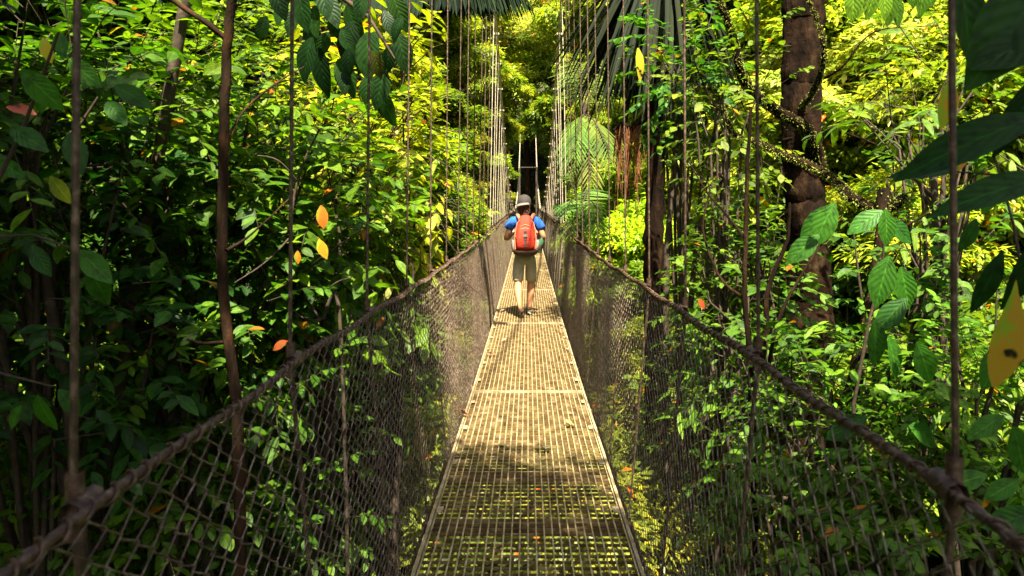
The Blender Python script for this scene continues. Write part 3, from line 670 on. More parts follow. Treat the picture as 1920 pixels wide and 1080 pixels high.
def palm(name, label, crown, fronds, llen, nleaf, color, seed, trunk_r=.09, base=None, T=NEEDLE, **kw):
    g = np.random.default_rng(seed); c_ = Vector(crown); bx_, by_ = base if base else (c_.x, c_.y)
    r = empty(name, (bx_, by_, float(ground(bx_, by_)) - .2), label, "palm", "palms"); o = np.array(r.location); cl = np.array(c_) - o
    mk("trunk", [tube([(0, 0, 0), (cl[0] * .3, cl[1] * .3, cl[2] * .5), tuple(cl)], [trunk_r * 1.3, trunk_r, trunk_r], 10)], M['bark'], r)
    for (x, y, d, rise) in fronds:
        tb, prt = frond(cl, np.array(at(x, y, d)) - o, rise, nleaf, llen, g, T=T, **kw)
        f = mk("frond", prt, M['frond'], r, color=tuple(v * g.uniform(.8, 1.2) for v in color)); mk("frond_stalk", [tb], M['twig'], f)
    return r
PIN = leafT(5, .034, .35, .2, .4)
palm("feather_palm", "feathery palm with pale arching fronds right of the right main cable", at(1095, 215, 17), [(1062, 320, 15.5, .25), (1075, 290, 15, .2), (1145, 300, 15, .25), (1065, 160, 17, .5), (1120, 120, 18, .6), (1150, 200, 17, .6), (1075, 120, 18, .5), (1110, 345, 14.6, .2)], .72, 24, (.10, .15, .022), 5, trunk_r=.07, droop=.55, T=PIN)
palm("feather_palm", "low palm with ladder-like fronds just above the right hand cable", at(1085, 425, 12), [(1062, 400, 11, .3), (1120, 400, 11.2, .3), (1065, 350, 12, .4), (1115, 365, 12.4, .3), (1068, 440, 11, .2), (1125, 440, 11, .25)], .4, 26, (.10, .17, .03), 6, trunk_r=.045, droop=.35, T=PIN)
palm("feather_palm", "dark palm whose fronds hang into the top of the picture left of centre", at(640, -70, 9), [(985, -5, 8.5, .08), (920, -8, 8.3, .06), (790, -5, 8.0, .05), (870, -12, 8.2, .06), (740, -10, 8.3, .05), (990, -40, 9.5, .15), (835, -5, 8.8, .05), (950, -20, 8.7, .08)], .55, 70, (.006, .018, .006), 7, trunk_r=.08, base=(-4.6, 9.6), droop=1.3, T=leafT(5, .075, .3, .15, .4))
# fan palm with a skirt of drooping leaves, its reddish trunk and hanging roots
g = np.random.default_rng(31); tb_ = at(1228, 560, 9.5); r = empty("fan_palm", (tb_.x, tb_.y, float(ground(tb_.x, tb_.y)) - .2), "palm with a skirt of drooping grey-green leaves on a reddish trunk, right of the bridge", "palm", "palms"); o = np.array(r.location)
tr_pts = [np.array(at(*q)) - o for q in ((1228, 560, 9.5), (1226, 450, 9.5), (1230, 330, 9.5), (1232, 200, 9.5), (1240, 60, 9.5), (1244, -140, 9.5), (1248, -300, 9.5))]
tr_pts = [np.zeros(3)] + tr_pts; tr_pts = np.array(tr_pts); tt = np.linspace(0, len(tr_pts) - 1, 46); tp_ = np.stack([np.interp(tt, np.arange(len(tr_pts)), tr_pts[:, q]) for q in range(3)], -1) + g.normal(0, .012, (46, 3))
mk("trunk", [tube(tp_, .115 * (1 + g.normal(0, .06, 46)) * np.linspace(1.2, .8, 46), 12)], M['redbark'], r)
nf = 190; cc = np.array(at(1245, -170, 9.5)) - o; ang = g.uniform(0, 2 * math.pi, nf); hp = g.uniform(0, 1, nf)
P = cc + np.stack([np.cos(ang) * .1, np.sin(ang) * .1, -hp * .7], -1); L = np.stack([np.cos(ang) * g.uniform(.2, 1.0, nf) - .12, np.sin(ang) * g.uniform(.15, .6, nf), -np.ones(nf)], -1)
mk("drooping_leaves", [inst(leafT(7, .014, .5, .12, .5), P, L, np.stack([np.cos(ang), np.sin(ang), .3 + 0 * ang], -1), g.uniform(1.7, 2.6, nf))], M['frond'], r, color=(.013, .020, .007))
nf = 260; ang = g.uniform(0, 2 * math.pi, nf); cc = np.array(at(1250, -60, 9.5)) - o
P = cc + np.stack([np.cos(ang) * .12, np.sin(ang) * .12, g.uniform(-.3, .4, nf)], -1); L = np.stack([-np.abs(np.cos(ang)) * g.uniform(.3, .9, nf), np.sin(ang) * .5, -np.ones(nf)], -1)
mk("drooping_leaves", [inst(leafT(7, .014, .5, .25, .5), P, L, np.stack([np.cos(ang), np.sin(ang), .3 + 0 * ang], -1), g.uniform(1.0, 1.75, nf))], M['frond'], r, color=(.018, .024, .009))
mk("branch", [tube([tuple(np.array(at(*q)) - o) for q in ((1228, 215, 9.5), (1205, 222, 9.45), (1185, 240, 9.4), (1165, 232, 9.35), (1150, 245, 9.3))], [.05, .045, .04, .03, .015], 8)], M['redbark'], r)
A, B = [], []
for k_ in range(90):
    x0 = g.uniform(1152, 1200); y0 = 238 + g.uniform(-4, 8); ln = g.uniform(.35, 1.15) * (1 if k_ % 3 else .6); p0 = np.array(at(x0, y0, 9.4 + g.uniform(-.12, .12))) - o
    for q in range(6):
        p1 = p0 + np.array([g.normal(0, .015), g.normal(0, .01), -ln / 6]); A.append(p0); B.append(p1); p0 = p1
mk("hanging_roots", [segs(A, B, .0042, k=3)], solid("root_brown", [(.3, (.12, .035, .012)), (.7, (.30, .12, .04))], 8, .9, .2), r)

# ------------------------------------------------------------------ right side
limb_tree("mossy_tree", "big dark reddish trunk with mossy branches on the right", 'redbark',
 [([(1525, 900, 8), (1520, 700, 8), (1520, 560, 8), (1512, 420, 8), (1505, 300, 8), (1502, 180, 8), (1505, 60, 8), (1510, -80, 8), (1515, -300, 8)], .235, .19),
  ([(1540, 330, 7.9), (1528, 270, 7.75), (1503, 236, 7.6), (1455, 206, 7.4), (1412, 172, 7.2), (1390, 140, 7.0), (1372, 60, 6.9), (1340, -20, 6.8)], .075, .028),
  ([(1700, 372, 5.8), (1650, 392, 5.9), (1600, 372, 6.0), (1572, 345, 6.2), (1535, 318, 6.4), (1470, 290, 6.6), (1415, 265, 6.8), (1376, 252, 7.0), (1350, 190, 7.0), (1335, 168, 7.1), (1290, 168, 7.1)], .050, .012),
  ([(1376, 252, 7.0), (1368, 232, 7.0), (1330, 180, 7.0), (1300, 110, 7.0)], .018, .006),
  ([(1503, 200, 7.8), (1530, 160, 7.4), (1545, 100, 7.2), (1530, 30, 7.2), (1505, -20, 7.2)], .035, .014),
  ([(1540, 150, 7.4), (1580, 125, 7.2), (1640, 60, 7.1), (1760, 48, 7.1)], .014, .004),
  ([(1560, 240, 7.8), (1640, 270, 7.4), (1700, 300, 7.2), (1760, 310, 7.0)], .012, .004),
  ([(1600, 230, 7.8), (1640, 180, 7.4), (1700, 130, 7.2)], .010, .003)],
 moss={0: 2500, 1: 5000, 2: 7000, 4: 1500})
limb_tree("stub_tree", "short mossy broken trunk under the end of the mossy branch", 'bark',
 [([(1560, 900, 5.6), (1592, 760, 5.6), (1620, 640, 5.6), (1640, 540, 5.6), (1655, 440, 5.6), (1658, 352, 5.6)], .065, .045),
  ([(1650, 460, 5.6), (1690, 430, 5.5), (1740, 400, 5.4)], .015, .006)], moss={0: 1400})
limb_tree("forked_tree", "thin forked trunks just beyond the second right hanger", 'redbark',
 [([(1410, 800, 5.4), (1405, 660, 5.4), (1396, 560, 5.4), (1398, 440, 5.4), (1400, 340, 5.4), (1408, 200, 5.4)], .030, .012),
  ([(1424, 700, 5.4), (1436, 620, 5.4), (1440, 540, 5.4), (1476, 450, 5.4), (1480, 380, 5.4)], .026, .010),
  ([(1440, 690, 5.4), (1460, 600, 5.4), (1500, 520, 5.5), (1552, 440, 5.6)], .016, .007),
  ([(1399, 450, 5.4), (1360, 400, 5.5), (1325, 360, 5.6), (1290, 300, 5.7)], .012, .004),
  ([(1397, 560, 5.4), (1350, 520, 5.6), (1318, 430, 5.8), (1330, 350, 5.9), (1296, 320, 6.0)], .013, .004)])
right = [
 ("small_leaved_shrub", "airy small-leaved branches between the third right hanger and the big trunk", 1360, 190, 7.0, (.6, .7, 1.1), 90, .10, OVAL, (.11, .17, .012), {}),
 ("small_leaved_shrub", "green small-leaved sprays in front of the reddish palm trunk", 1275, 120, 7.6, (.5, .5, .8), 70, .12, OVAL, (.05, .15, .012), {}),
 ("small_leaved_shrub", "leafy shrub above the right hand cable between the third and second right hangers", 1395, 545, 6.6, (.6, .7, .7), 120, .11, OVAL, (.07, .15, .012), {}),
 ("small_leaved_shrub", "dense green shrub behind the forked trunks", 1420, 400, 9.6, (1.0, .8, 1.0), 110, .12, OVAL, (.09, .16, .012), {}),
 ("small_leaved_shrub", "shrub behind the foot of the big mossy trunk", 1600, 640, 9.0, (1.0, .8, .8), 160, .11, OVAL, (.05, .14, .012), {}),
 ("small_leaved_shrub", "small-leaved shrub around the nearest right hanger", 1720, 470, 5.6, (.5, .6, .8), 60, .10, OVAL, (.06, .14, .012), {}),
 ("small_leaved_shrub", "small-leaved branches right of the big trunk near the top", 1720, 180, 8.6, (.8, .8, 1.1), 60, .11, OVAL, (.14, .20, .015), {}),
 ("broadleaf_shrub", "dark broad-leaved bush below the right hand cable beside the stub trunk", 1560, 820, 5.2, (.9, .7, .7), 140, .12, BROAD, G1, {}),
 ("broadleaf_shrub", "green bush at the right edge in the lower half", 1830, 720, 4.8, (.8, .7, .7), 190, .09, BROAD, (.08, .20, .012), {}),
 ("broadleaf_shrub", "dark bush behind the nearest part of the right chain link side", 1620, 1000, 4.6, (1.0, .8, .7), 160, .10, BROAD, G1, {}),
 ("small_leaved_shrub", "shrub seen through the right chain link side beside the deck", 1330, 780, 7.6, (.8, .8, .9), 130, .11, OVAL, (.07, .13, .012), {}),
]
for k_, (nm_, lab, x, y, d, rad, n_, lf, T_, colr, kw) in enumerate(right):
    shrub(nm_, lab, "shrub", x, y, d, rad, n_, lf, T_, colr, seed=200 + k_ * 7, group="shrubs along the right side", **kw)
shrub("long_leaved_shrub", "sparse long-leaved shrub right of the big mossy trunk above the stub trunk", "shrub", 1750, 230, 6.2, (.7, .6, .7), 26, .2, LANCE, (.10, .18, .012), seed=400, group="shrubs along the right side")
shrub("long_leaved_shrub", "long-leaved shrub low between the second right hanger and the stub trunk", "shrub", 1480, 700, 6.0, (.6, .6, .6), 34, .2, LANCE, (.08, .18, .012), seed=401, group="shrubs along the right side")
# large near leaves on the right
it = [(1790, -60, 2.0, .25, (.35, 0, -1), (.3, -1, .2)), (1985, -60, 1.6, .30, (-.75, 0, -1), (-.2, -1, .3)), (2000, 50, 1.6, .2, (-.8, 0, -.3), (-.2, -1, .3))]
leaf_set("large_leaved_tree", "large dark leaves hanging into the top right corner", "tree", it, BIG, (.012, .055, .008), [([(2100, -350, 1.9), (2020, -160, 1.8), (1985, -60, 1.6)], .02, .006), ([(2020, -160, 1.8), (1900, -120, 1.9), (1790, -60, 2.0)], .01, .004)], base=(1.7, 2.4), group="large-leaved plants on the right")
WS = leafT(10, .15, .25, .35, .5)
it = [(1960, 215, 2.0, .38, (-1, .1, -.30), (-.3, -.9, .5)), (1790, 322, 2.6, .20, (-1, 0, .08), (0, -.9, .5)), (1990, 330, 1.9, .30, (-1, .1, -.15), (-.2, -.8, .6)), (1960, 130, 2.1, .26, (-.5, .1, -1), (-.2, -.9, .4)), (1880, 470, 2.2, .2, (-.4, 0, -1), (-.2, -1, .3)), (1960, 420, 2.0, .25, (-.3, 0, -1), (0, -1, .3))]
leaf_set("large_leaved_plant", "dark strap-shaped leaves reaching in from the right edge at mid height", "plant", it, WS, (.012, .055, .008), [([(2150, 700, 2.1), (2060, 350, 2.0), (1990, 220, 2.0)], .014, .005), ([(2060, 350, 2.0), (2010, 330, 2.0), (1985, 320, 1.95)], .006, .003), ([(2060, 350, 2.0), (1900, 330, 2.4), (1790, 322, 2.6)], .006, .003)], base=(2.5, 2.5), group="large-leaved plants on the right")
it = []
for (x, y, L_) in ((1655, 395, (-1, 0, -.6)), (1660, 392, (.1, 0, -1)), (1668, 480, (-.3, 0, -1)), (1690, 500, (.2, 0, -1)), (1640, 600, (.1, 0, -1)), (1700, 560, (-.6, 0, -.6)), (1565, 380, (-.5, 0, -1)), (1560, 385, (-.75, 0, -.9)), (1535, 440, (-.8, 0, -.7)), (1665, 630, (.3, 0, -.9)), (1720, 640, (.3, 0, -.8)), (1625, 780, (-.7, 0, -.4)), (1700, 790, (.7, 0, -.5)), (1660, 410, (1, 0, -.8))):
    it.append((x, y, rg.uniform(4.2, 4.7), rg.uniform(.2, .31), L_, (rg.uniform(-.4, .4), -.9, rg.uniform(.3, .8))))
leaf_set("broadleaf_plant", "large green leaves climbing on the stub trunk beside the big mossy trunk", "plant", it, BROAD, (.045, .16, .015), [([(1600, 760, 4.7), (1630, 600, 4.6), (1655, 500, 4.6), (1660, 395, 4.5)], .012, .005)], base=(2.35, 4.9), group="large-leaved plants on the right")
it = []
for (x, y, L_, d) in ((1850, 890, (-.9, 0, -.25), 2.5), (1910, 900, (-.9, 0, -.5), 2.4), (1890, 640, (-.5, 0, -1), 2.2), (1880, 780, (-.8, 0, -.5), 2.3), (1945, 960, (-1, 0, -.3), 2.2), (1830, 410, (-.4, 0, -1), 2.6), (1870, 330, (-.3, 0, -1), 2.7), (1900, 800, (.3, 0, -1), 2.2), (1820, 240, (.2, 0, -1), 2.8)):
    it.append((x, y, d, rg.uniform(.12, .18), L_, (rg.uniform(-.4, .4), -.9, rg.uniform(.3, .8))))
leaf_set("broadleaf_plant", "blurred green leaves at the right edge beyond the nearest hanger", "plant", it, BROAD, (.05, .18, .02), [([(2080, 1000, 2.3), (1990, 900, 2.3), (1950, 700, 2.3), (1900, 420, 2.6), (1850, 240, 2.8)], .010, .003)], base=(1.9, 2.8), group="large-leaved plants on the right")
it = []
for k_ in range(10):
    it.append((1600 + k_ * 16 + rg.uniform(-10, 10), -25 + rg.uniform(-25, 12), rg.uniform(3.6, 4.2), rg.uniform(.12, .2), (rg.uniform(-.6, .6), 0, -1), (rg.uniform(-.3, .3), -1, .4)))
leaf_set("broadleaf_tree", "light green leaves hanging into the top right of the big trunk", "tree", it, BROAD, (.12, .25, .015), [([(2050, -380, 4), (1850, -150, 4), (1700, -60, 4), (1600, -40, 4)], .02, .004)], base=(3.6, 4.6), group="large-leaved plants on the right")
# dry leaves lying on the deck
for (x, y, d, lab, colr) in ((940, 642, 0, "dry pinkish leaf lying on the left of the deck beyond the first joint", (.5, .3, .22)), (927, 668, 0, "curled dry brown leaf lying on the left of the deck", (.38, .2, .1)), (878, 783, 0, "red-brown leaf lying near the left edge of the deck", (.42, .15, .08)), (1076, 800, 0, "pale yellow leaf lying on the right half of the deck", (.6, .5, .15)), (1025, 843, 0, "small pale leaf scrap in the middle of the deck", (.5, .45, .35)), (937, 585, 0, "pale dry leaf lying on the deck left of the walker's feet", (.6, .5, .35))):
    d = 1.6 * F / (y - 396); d = -float(deck(d)) * F / (y - 396); p_ = at(x, y, d); p_.z = float(np.interp((d + 5.24) % 4, (0, 4), (deck(d - (d + 5.24) % 4), deck(d + 4 - (d + 5.24) % 4)))) + .012
    single_leaf("dry_leaf", lab, p_, .085, (rg.uniform(-1, 1), rg.uniform(-1, 1), .12), (0, -.15, 1), colr, group="dry leaves on the deck", T=leafT(5, .3, .5, -.1, .5))

# ------------------------------------------------------------------ the walker
def cloth(name, a, b, scale=25, rough=.85, bump=.5, bd=.01):
    return solid(name, [(.3, a), (.7, b)], scale, rough, bump, bdist=bd, detail=3)
M['skin'] = solid("skin", [(.3, (.42, .19, .09)), (.7, (.52, .26, .13))], 10, .55, .1)
M['shirt'] = cloth("blue_shirt", (.005, .055, .26), (.01, .10, .40), 9, .85, .6, .02)
M['shorts'] = cloth("khaki_shorts", (.34, .30, .20), (.46, .41, .29), 9, .9, .7, .02)
M['cap'] = cloth("grey_cap", (.018, .014, .013), (.04, .032, .03), 60)
M['brim'] = cloth("pale_brim", (.09, .08, .075), (.15, .13, .12), 60)
M['hair'] = solid("brown_hair", [(.35, (.025, .012, .006)), (.65, (.10, .045, .02))], 30, .6, .8, stretch=(1, 1, .15), bdist=.02)
M['shoe'] = cloth("shoe", (.05, .04, .03), (.17, .13, .09), 30)
M['sole'] = cloth("sole", (.12, .10, .08), (.3, .26, .2), 40)
M['orange'] = cloth("orange_nylon", (.30, .014, .004), (.42, .026, .006), 7, .8, .6, .02)
M['straps'] = cloth("salmon_strap", (.42, .12, .06), (.55, .19, .10), 30, .7)
M['dark'] = cloth("dark_nylon", (.03, .015, .012), (.08, .035, .025), 30, .6)
M['grey'] = solid("pocket_netting", [(.35, (.10, .08, .07)), (.65, (.42, .36, .30))], 90, .8, .5)
def skin(name, J, E, mat, parent, sub=2, extra=()):
    me = bpy.data.meshes.new(name); me.from_pydata([j[:3] for j in J], E, []); o = bpy.data.objects.new(name, me); COL.objects.link(o)
    md = o.modifiers.new("skin", 'SKIN'); md.use_smooth_shade = True; md.branch_smoothing = .4
    for v, j in zip(me.skin_vertices[0].data, J):
        v.radius = (j[3], j[4] if len(j) > 4 else j[3]); v.use_root = False
    me.skin_vertices[0].data[0].use_root = True
    o.modifiers.new("sub", 'SUBSURF').levels = sub; o.modifiers[-1].render_levels = sub
    bpy.context.view_layer.update(); dg = bpy.context.evaluated_depsgraph_get()
    m2 = bpy.data.meshes.new_from_object(o.evaluated_get(dg)); bpy.data.objects.remove(o)
    if extra:
        import bmesh
        bm = bmesh.new(); bm.from_mesh(m2)
        for (c_, rd, sc_) in extra:
            bmesh.ops.create_uvsphere(bm, u_segments=12, v_segments=8, radius=rd, matrix=Matrix.Translation(c_) @ Matrix.Diagonal((*sc_, 1)))
        for f in bm.faces: f.smooth = True
        bm.to_mesh(m2); bm.free()
    m2.materials.clear(); m2.materials.append(mat); o = bpy.data.objects.new(name, m2); COL.objects.link(o); o.parent = parent
    return o
def loft(rings, k=20, e=2.4, close=True):
    """rings: (cx, cy, cz, half width x, half depth y)"""
    a = np.linspace(0, 2 * math.pi, k, endpoint=False); ca, sa = np.cos(a), np.sin(a)
    X = np.sign(ca) * np.abs(ca) ** (2 / e); Y = np.sign(sa) * np.abs(sa) ** (2 / e); V = []
    for (cx, cy, cz, hx, hy_) in rings: V.append(np.stack([cx + X * hx, cy + Y * hy_, np.full(k, cz)], -1))
    n = len(rings); i, j = np.meshgrid(np.arange(n - 1), np.arange(k), indexing='ij'); j2 = (j + 1) % k
    q = np.stack([i * k + j, i * k + j2, (i + 1) * k + j2, (i + 1) * k + j], -1).reshape(-1, 4)
    V = np.concatenate(V)
    parts = [(V, q)]
    if close:
        top = rings[-1][:3]; bot = rings[0][:3]; j = np.arange(k)
        parts.append((np.concatenate([V[:k], [bot]]), np.stack([(j + 1) % k, j, np.full(k, k)], -1)))
        parts.append((np.concatenate([V[-k:], [top]]), np.stack([j, (j + 1) % k, np.full(k, k)], -1)))
    return parts
PD = 11.4; PX = (984 - 990) / F * PD
man = empty("person", (PX, PD, float(deck(PD)) + .006), "person walking away in blue t-shirt, khaki shorts and backward grey cap, wearing the backpack", "person")
J = [(0, 0, .96, .145, .105), (0, .01, 1.12, .135, .10), (0, .01, 1.30, .155, .105), (0, .0, 1.43, .12, .09), (-.008, .005, 1.535, .055), (-.01, .02, 1.60, .066), (-.012, .03, 1.69, .078, .09), (-.012, .03, 1.775, .055, .06),
     (-.175, 0, 1.455, .062), (-.272, -.03, 1.21, .050), (-.288, .02, 1.165, .046), (-.19, .20, 1.25, .028), (-.165, .235, 1.285, .030),
     (.175, 0, 1.455, .062), (.278, -.02, 1.21, .050), (.286, .03, 1.165, .046), (.20, .20, 1.25, .028), (.17, .235, 1.285, .030),
     (-.088, 0, .88, .09), (-.104, -.01, .52, .058), (-.100, -.08, .36, .066), (-.066, -.19, .14, .033), (-.045, -.175, .085, .034), (-.045, -.06, .045, .03),
     (.088, .0, .88, .09), (.094, .10, .52, .058), (.092, .085, .36, .066), (.070, .10, .13, .033), (.068, .11, .07, .034), (.085, .23, .04, .03),
     (.0, .135, 1.68, .012)]
E = [(0, 1), (1, 2), (2, 3), (3, 4), (4, 5), (5, 6), (6, 7), (3, 8), (8, 9), (9, 10), (10, 11), (11, 12), (3, 13), (13, 14), (14, 15), (15, 16), (16, 17), (0, 18), (18, 19), (19, 20), (20, 21), (21, 22), (22, 23), (0, 24), (24, 25), (25, 26), (26, 27), (27, 28), (28, 29), (6, 30)]
for s_, w_ in ((-1, 12), (1, 17)):      # fingers closed round the shoulder straps
    wx, wy, wz = J[w_][:3]
    for f_, ln in enumerate((.9, 1.0, .95, .75)):
        b0 = len(J); zz = wz + .03 - f_ * .018
        J += [(wx - s_ * .022, wy + .012, zz, .009), (wx - s_ * .052 * ln, wy + .005, zz, .008), (wx - s_ * .06 * ln, wy - .018, zz, .007)]
        E += [(w_, b0), (b0, b0 + 1), (b0 + 1, b0 + 2)]
    b0 = len(J); J += [(wx - s_ * .01, wy - .02, wz + .04, .009), (wx - s_ * .035, wy - .03, wz + .055, .008)]; E += [(w_, b0), (b0, b0 + 1)]
skin("body", J, E, M['skin'], man, 1, extra=[((-.093, .02, 1.675), .02, (.5, .9, 1.5)), ((.074, .02, 1.675), .022, (.5, .9, 1.5)), ((-.012, .118, 1.635), .022, (1.2, .5, .35))])
mk("eyes", [loft([(x, .108, 1.70, .008, .006), (x, .108, 1.705, .012, .008), (x, .108, 1.712, .008, .006)], 8) [0] for x in (-.042, .018)], M['hair'], man)
hr = [(-.012, .005, 1.565, .045, .035), (-.012, .0, 1.60, .082, .075), (-.012, .0, 1.65, .096, .092), (-.012, .01, 1.72, .098, .104), (-.012, .02, 1.78, .085, .09), (-.012, .03, 1.81, .03, .03)]
g = np.random.default_rng(4)
hp = loft(hr, 24, 2.0); hp[0] = (hp[0][0] + g.normal(0, .004, hp[0][0].shape), hp[0][1]); hp[0] = (hp[0][0] * 1.0, hp[0][1])
# curls at the nape
P_ = np.array([(-.012, -.01, 1.62)]) + rsph(g, 160) * np.array([.085, .075, .055]); P_ = P_[P_[:, 1] < .04]
hp.append(segs(P_, P_ + np.stack([g.normal(0, .015, len(P_)), g.normal(-.008, .01, len(P_)), -g.uniform(.02, .05, len(P_))], -1), .007, .002, k=4))
mk("hair", hp, M['hair'], man)
cap = mk("cap", loft([(-.012, .015, 1.705, .106, .118), (-.012, .015, 1.74, .108, .120), (-.010, .018, 1.785, .101, .110), (-.010, .02, 1.82, .080, .088), (-.010, .02, 1.845, .045, .05), (-.010, .02, 1.852, .01, .01)], 28, 2.05), M['cap'], man)
cap.rotation_euler = (0, 0, 0)
a_ = np.linspace(-1.25, 1.25, 11); bv = []
for q, (ex, dz) in enumerate(((0, 0), (.035, -.012), (.062, -.034))):
    bv.append(np.stack([-.030 + np.sin(a_) * (.098 + ex * .15), -.095 + .055 - np.cos(a_) * (.055 + ex), 1.712 + dz + .012 * np.cos(a_ * 1.2) + np.sin(a_) * .018], -1))
top_ = np.concatenate(bv); bot_ = top_ - np.array([0, 0, .006]); i, j = np.meshgrid(np.arange(2), np.arange(10), indexing='ij'); q = np.stack([i * 11 + j, i * 11 + j + 1, (i + 1) * 11 + j + 1, (i + 1) * 11 + j], -1).reshape(-1, 4)
ed = np.array([(22 + j_, 23 + j_, 56 + j_, 55 + j_) for j_ in range(10)])
mk("cap_brim", [(np.concatenate([top_, bot_]), np.concatenate([q, q[:, ::-1] + 33, ed]))], M['brim'], cap)
skin("shirt", [(0, .0, .97, .155, .118), (0, .01, 1.13, .152, .118), (0, .01, 1.30, .188, .125), (0, .0, 1.43, .165, .11), (-.005, .0, 1.515, .075, .07),
     (-.172, 0, 1.462, .086), (-.228, -.012, 1.375, .084), (-.255, -.02, 1.305, .080), (.172, 0, 1.462, .086), (.232, -.01, 1.375, .084), (.260, -.015, 1.305, .080)],
     [(0, 1), (1, 2), (2, 3), (3, 4), (3, 5), (5, 6), (6, 7), (3, 8), (8, 9), (9, 10)], M['shirt'], man, 2)
skin("shorts", [(0, 0, 1.01, .145, .108), (0, .0, .93, .165, .125), (-.096, .0, .84, .112), (-.100, .0, .70, .098), (-.104, .0, .57, .090), (-.106, -.005, .515, .093), (.096, .0, .84, .112), (.094, .045, .70, .098), (.094, .085, .57, .090), (.094, .095, .515, .093)],
     [(0, 1), (1, 2), (2, 3), (3, 4), (4, 5), (1, 6), (6, 7), (7, 8), (8, 9)], M['shorts'], man, 2)
s1 = skin("shoe", [(-.045, -.185, .095, .042), (-.045, -.150, .070, .044), (-.045, -.085, .046, .043), (-.045, -.03, .034, .030)], [(0, 1), (1, 2), (2, 3)], M['shoe'], man, 2)
s2 = skin("shoe", [(.066, .075, .060, .042), (.074, .12, .058, .044), (.078, .19, .045, .043), (.098, .25, .036, .030)], [(0, 1), (1, 2), (2, 3)], M['shoe'], man, 2)
mk("shoe_sole", [tube([(-.045, -.232, .065), (-.045, -.185, .040), (-.045, -.10, .014), (-.045, -.02, .012)], [.018, .034, .034, .022], 8)], M['sole'], s1)
mk("shoe_sole", [tube([(.055, .045, .016), (.070, .10, .016), (.078, .18, .014), (.10, .26, .014)], [.022, .034, .036, .022], 8)], M['sole'], s2)
mk("shoe_collar", [tube([(-.047, -.185, .118), (-.05, -.190, .145)], [.040, .039], 10)], M['sole'], s1)
mk("shoe_collar", [tube([(.068, .098, .10), (.068, .10, .125)], [.040, .039], 10)], M['dark'], s2)
# backpack
bp = empty("backpack", Vector((PX, PD, man.location.z + .93)) + Vector((.01, -.2, 0)), "orange-red backpack with a dark centre strip worn by the walker", "backpack")
def bpk(name, parts, mat, par=None, sm=True):
    return mk(name, parts, mat, par or bp, smooth=sm)
bodyr = [(0, 0, .00, .10, .05), (0, -.005, .03, .165, .095), (0, -.01, .12, .185, .125), (0, -.012, .24, .187, .130), (0, -.01, .36, .178, .120), (0, .0, .46, .162, .10), (0, .015, .54, .135, .078), (0, .03, .595, .09, .05), (0, .035, .61, .03, .02)]
bodyr = [(a, b, c_, d_ * (.88 if c_ < .4 else .80), e_) for a, b, c_, d_, e_ in bodyr]
main = bpk("pack_body", loft(bodyr, 28, 2.7), M['orange'])
bpk("base_panel", loft([(0, -.003, -.012, .10, .052), (0, -.01, .025, .172, .105), (0, -.014, .075, .185, .128), (0, -.014, .085, .183, .126)], 28, 2.7), M['dark'])
bpk("front_pocket", loft([(0, -.115, .10, .115, .03), (0, -.125, .13, .135, .045), (0, -.13, .22, .138, .05), (0, -.122, .33, .125, .045), (0, -.105, .40, .105, .035), (0, -.09, .45, .07, .02)], 20, 2.6), M['orange'])
bpk("centre_strip", [box(-.020, .020, -.181, -.168, .14, .36)], M['dark'], None, False)
bpk("front_buckle", [box(-.030, .030, -.190, -.182, .285, .325)], M['brim'], None, False)
for z_ in (.36, .24, .17): bpk("strap_loop", [box(-.026, .026, -.186, -.170, z_, z_ + .014)], M['dark'], None, False)
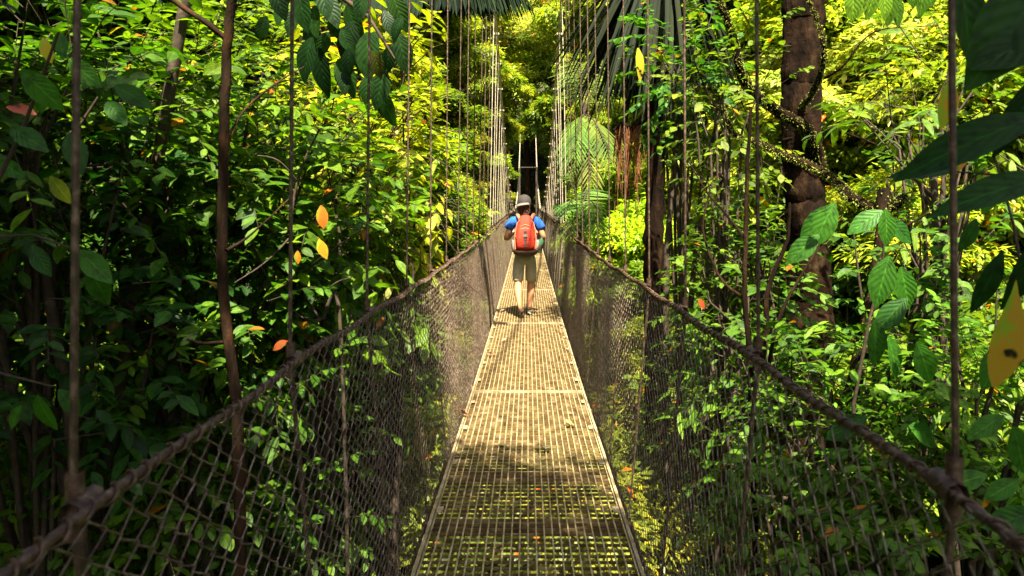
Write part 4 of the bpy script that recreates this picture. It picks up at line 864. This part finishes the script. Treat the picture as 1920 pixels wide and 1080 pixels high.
for s_ in (-1, 1):
    bpk("piping", [tube([(s_ * .150, -.105, .10), (s_ * .158, -.10, .24), (s_ * .148, -.09, .38), (s_ * .120, -.06, .49), (s_ * .07, -.035, .545), (0, -.03, .565)], .009, 6)], M['straps'])
    bpk("shoulder_strap", [tube([(s_ * .085, .05, .53), (s_ * .115, .12, .602), (s_ * .125, .20, .615), (s_ * .135, .285, .58), (s_ * .14, .325, .48), (s_ * .15, .315, .34), (s_ * .165, .22, .20), (s_ * .17, .08, .10)], [.022, .026, .026, .024, .022, .018, .012, .012], 8)], M['straps'])
    bpk("side_pocket", loft([(s_ * .168, .0, .05, .022, .05), (s_ * .178, -.01, .10, .030, .075), (s_ * .180, -.01, .19, .030, .08), (s_ * .178, -.01, .235, .026, .078)], 16, 2.4), M['grey'])
bpk("hip_belt", [tube([(-.15, .05, .06), (-.19, .16, .07), (-.165, .30, .075), (0, .345, .075), (.165, .30, .075), (.19, .16, .07), (.15, .05, .06)], .014, 6)], M['dark'])
bpk("haul_loop", [tube([(-.025, .03, .60), (-.02, .03, .635), (.02, .03, .635), (.025, .03, .60)], .006, 6)], M['dark'])
for z_, w__ in ((.455, .088), (.405, .108)):
    bpk("seam", [tube([(-w__, -.118 + (z_ - .4) * .35, z_ - .05), (-w__ * .7, -.128 + (z_ - .4) * .35, z_ - .005), (0, -.135 + (z_ - .4) * .35, z_ + .012), (w__ * .7, -.128 + (z_ - .4) * .35, z_ - .005), (w__, -.118 + (z_ - .4) * .35, z_ - .05)], .007, 6)], M['straps'])
for s_ in (-1, 1):
    bpk("compression_strap", [tube([(s_ * .176, .0, .31), (s_ * .155, -.095, .285), (s_ * .12, -.150, .255)], .008, 5)], M['dark'])
m, n, l = nm("bottle_plastic"); out = n.new("ShaderNodeOutputMaterial"); p = n.new("ShaderNodeBsdfPrincipled"); l.new(p.outputs[0], out.inputs[0])
p.inputs["Base Color"].default_value = (.06, .20, .10, 1); p.inputs["Roughness"].default_value = .15; p.inputs["Transmission Weight"].default_value = .3
btl = empty("water_bottle", Vector((PX + .215, PD - .20, man.location.z + .97)), "small green water bottle tucked in the right side pocket of the backpack", "bottle"); btl.rotation_euler = (0, R(10), 0)
mk("bottle", loft([(0, 0, 0, .03, .03), (0, 0, .01, .036, .036), (0, 0, .17, .036, .036), (0, 0, .20, .028, .028), (0, 0, .225, .014, .014), (0, 0, .235, .014, .014)], 16, 2), m, btl)
mk("bottle_label", [tube([(0, 0, .05), (0, 0, .13)], .0375, 16)], M['dark'], btl)
mk("bottle_cap", loft([(0, 0, .236, .017, .017), (0, 0, .262, .017, .017)], 14, 2), M['brim'], btl)
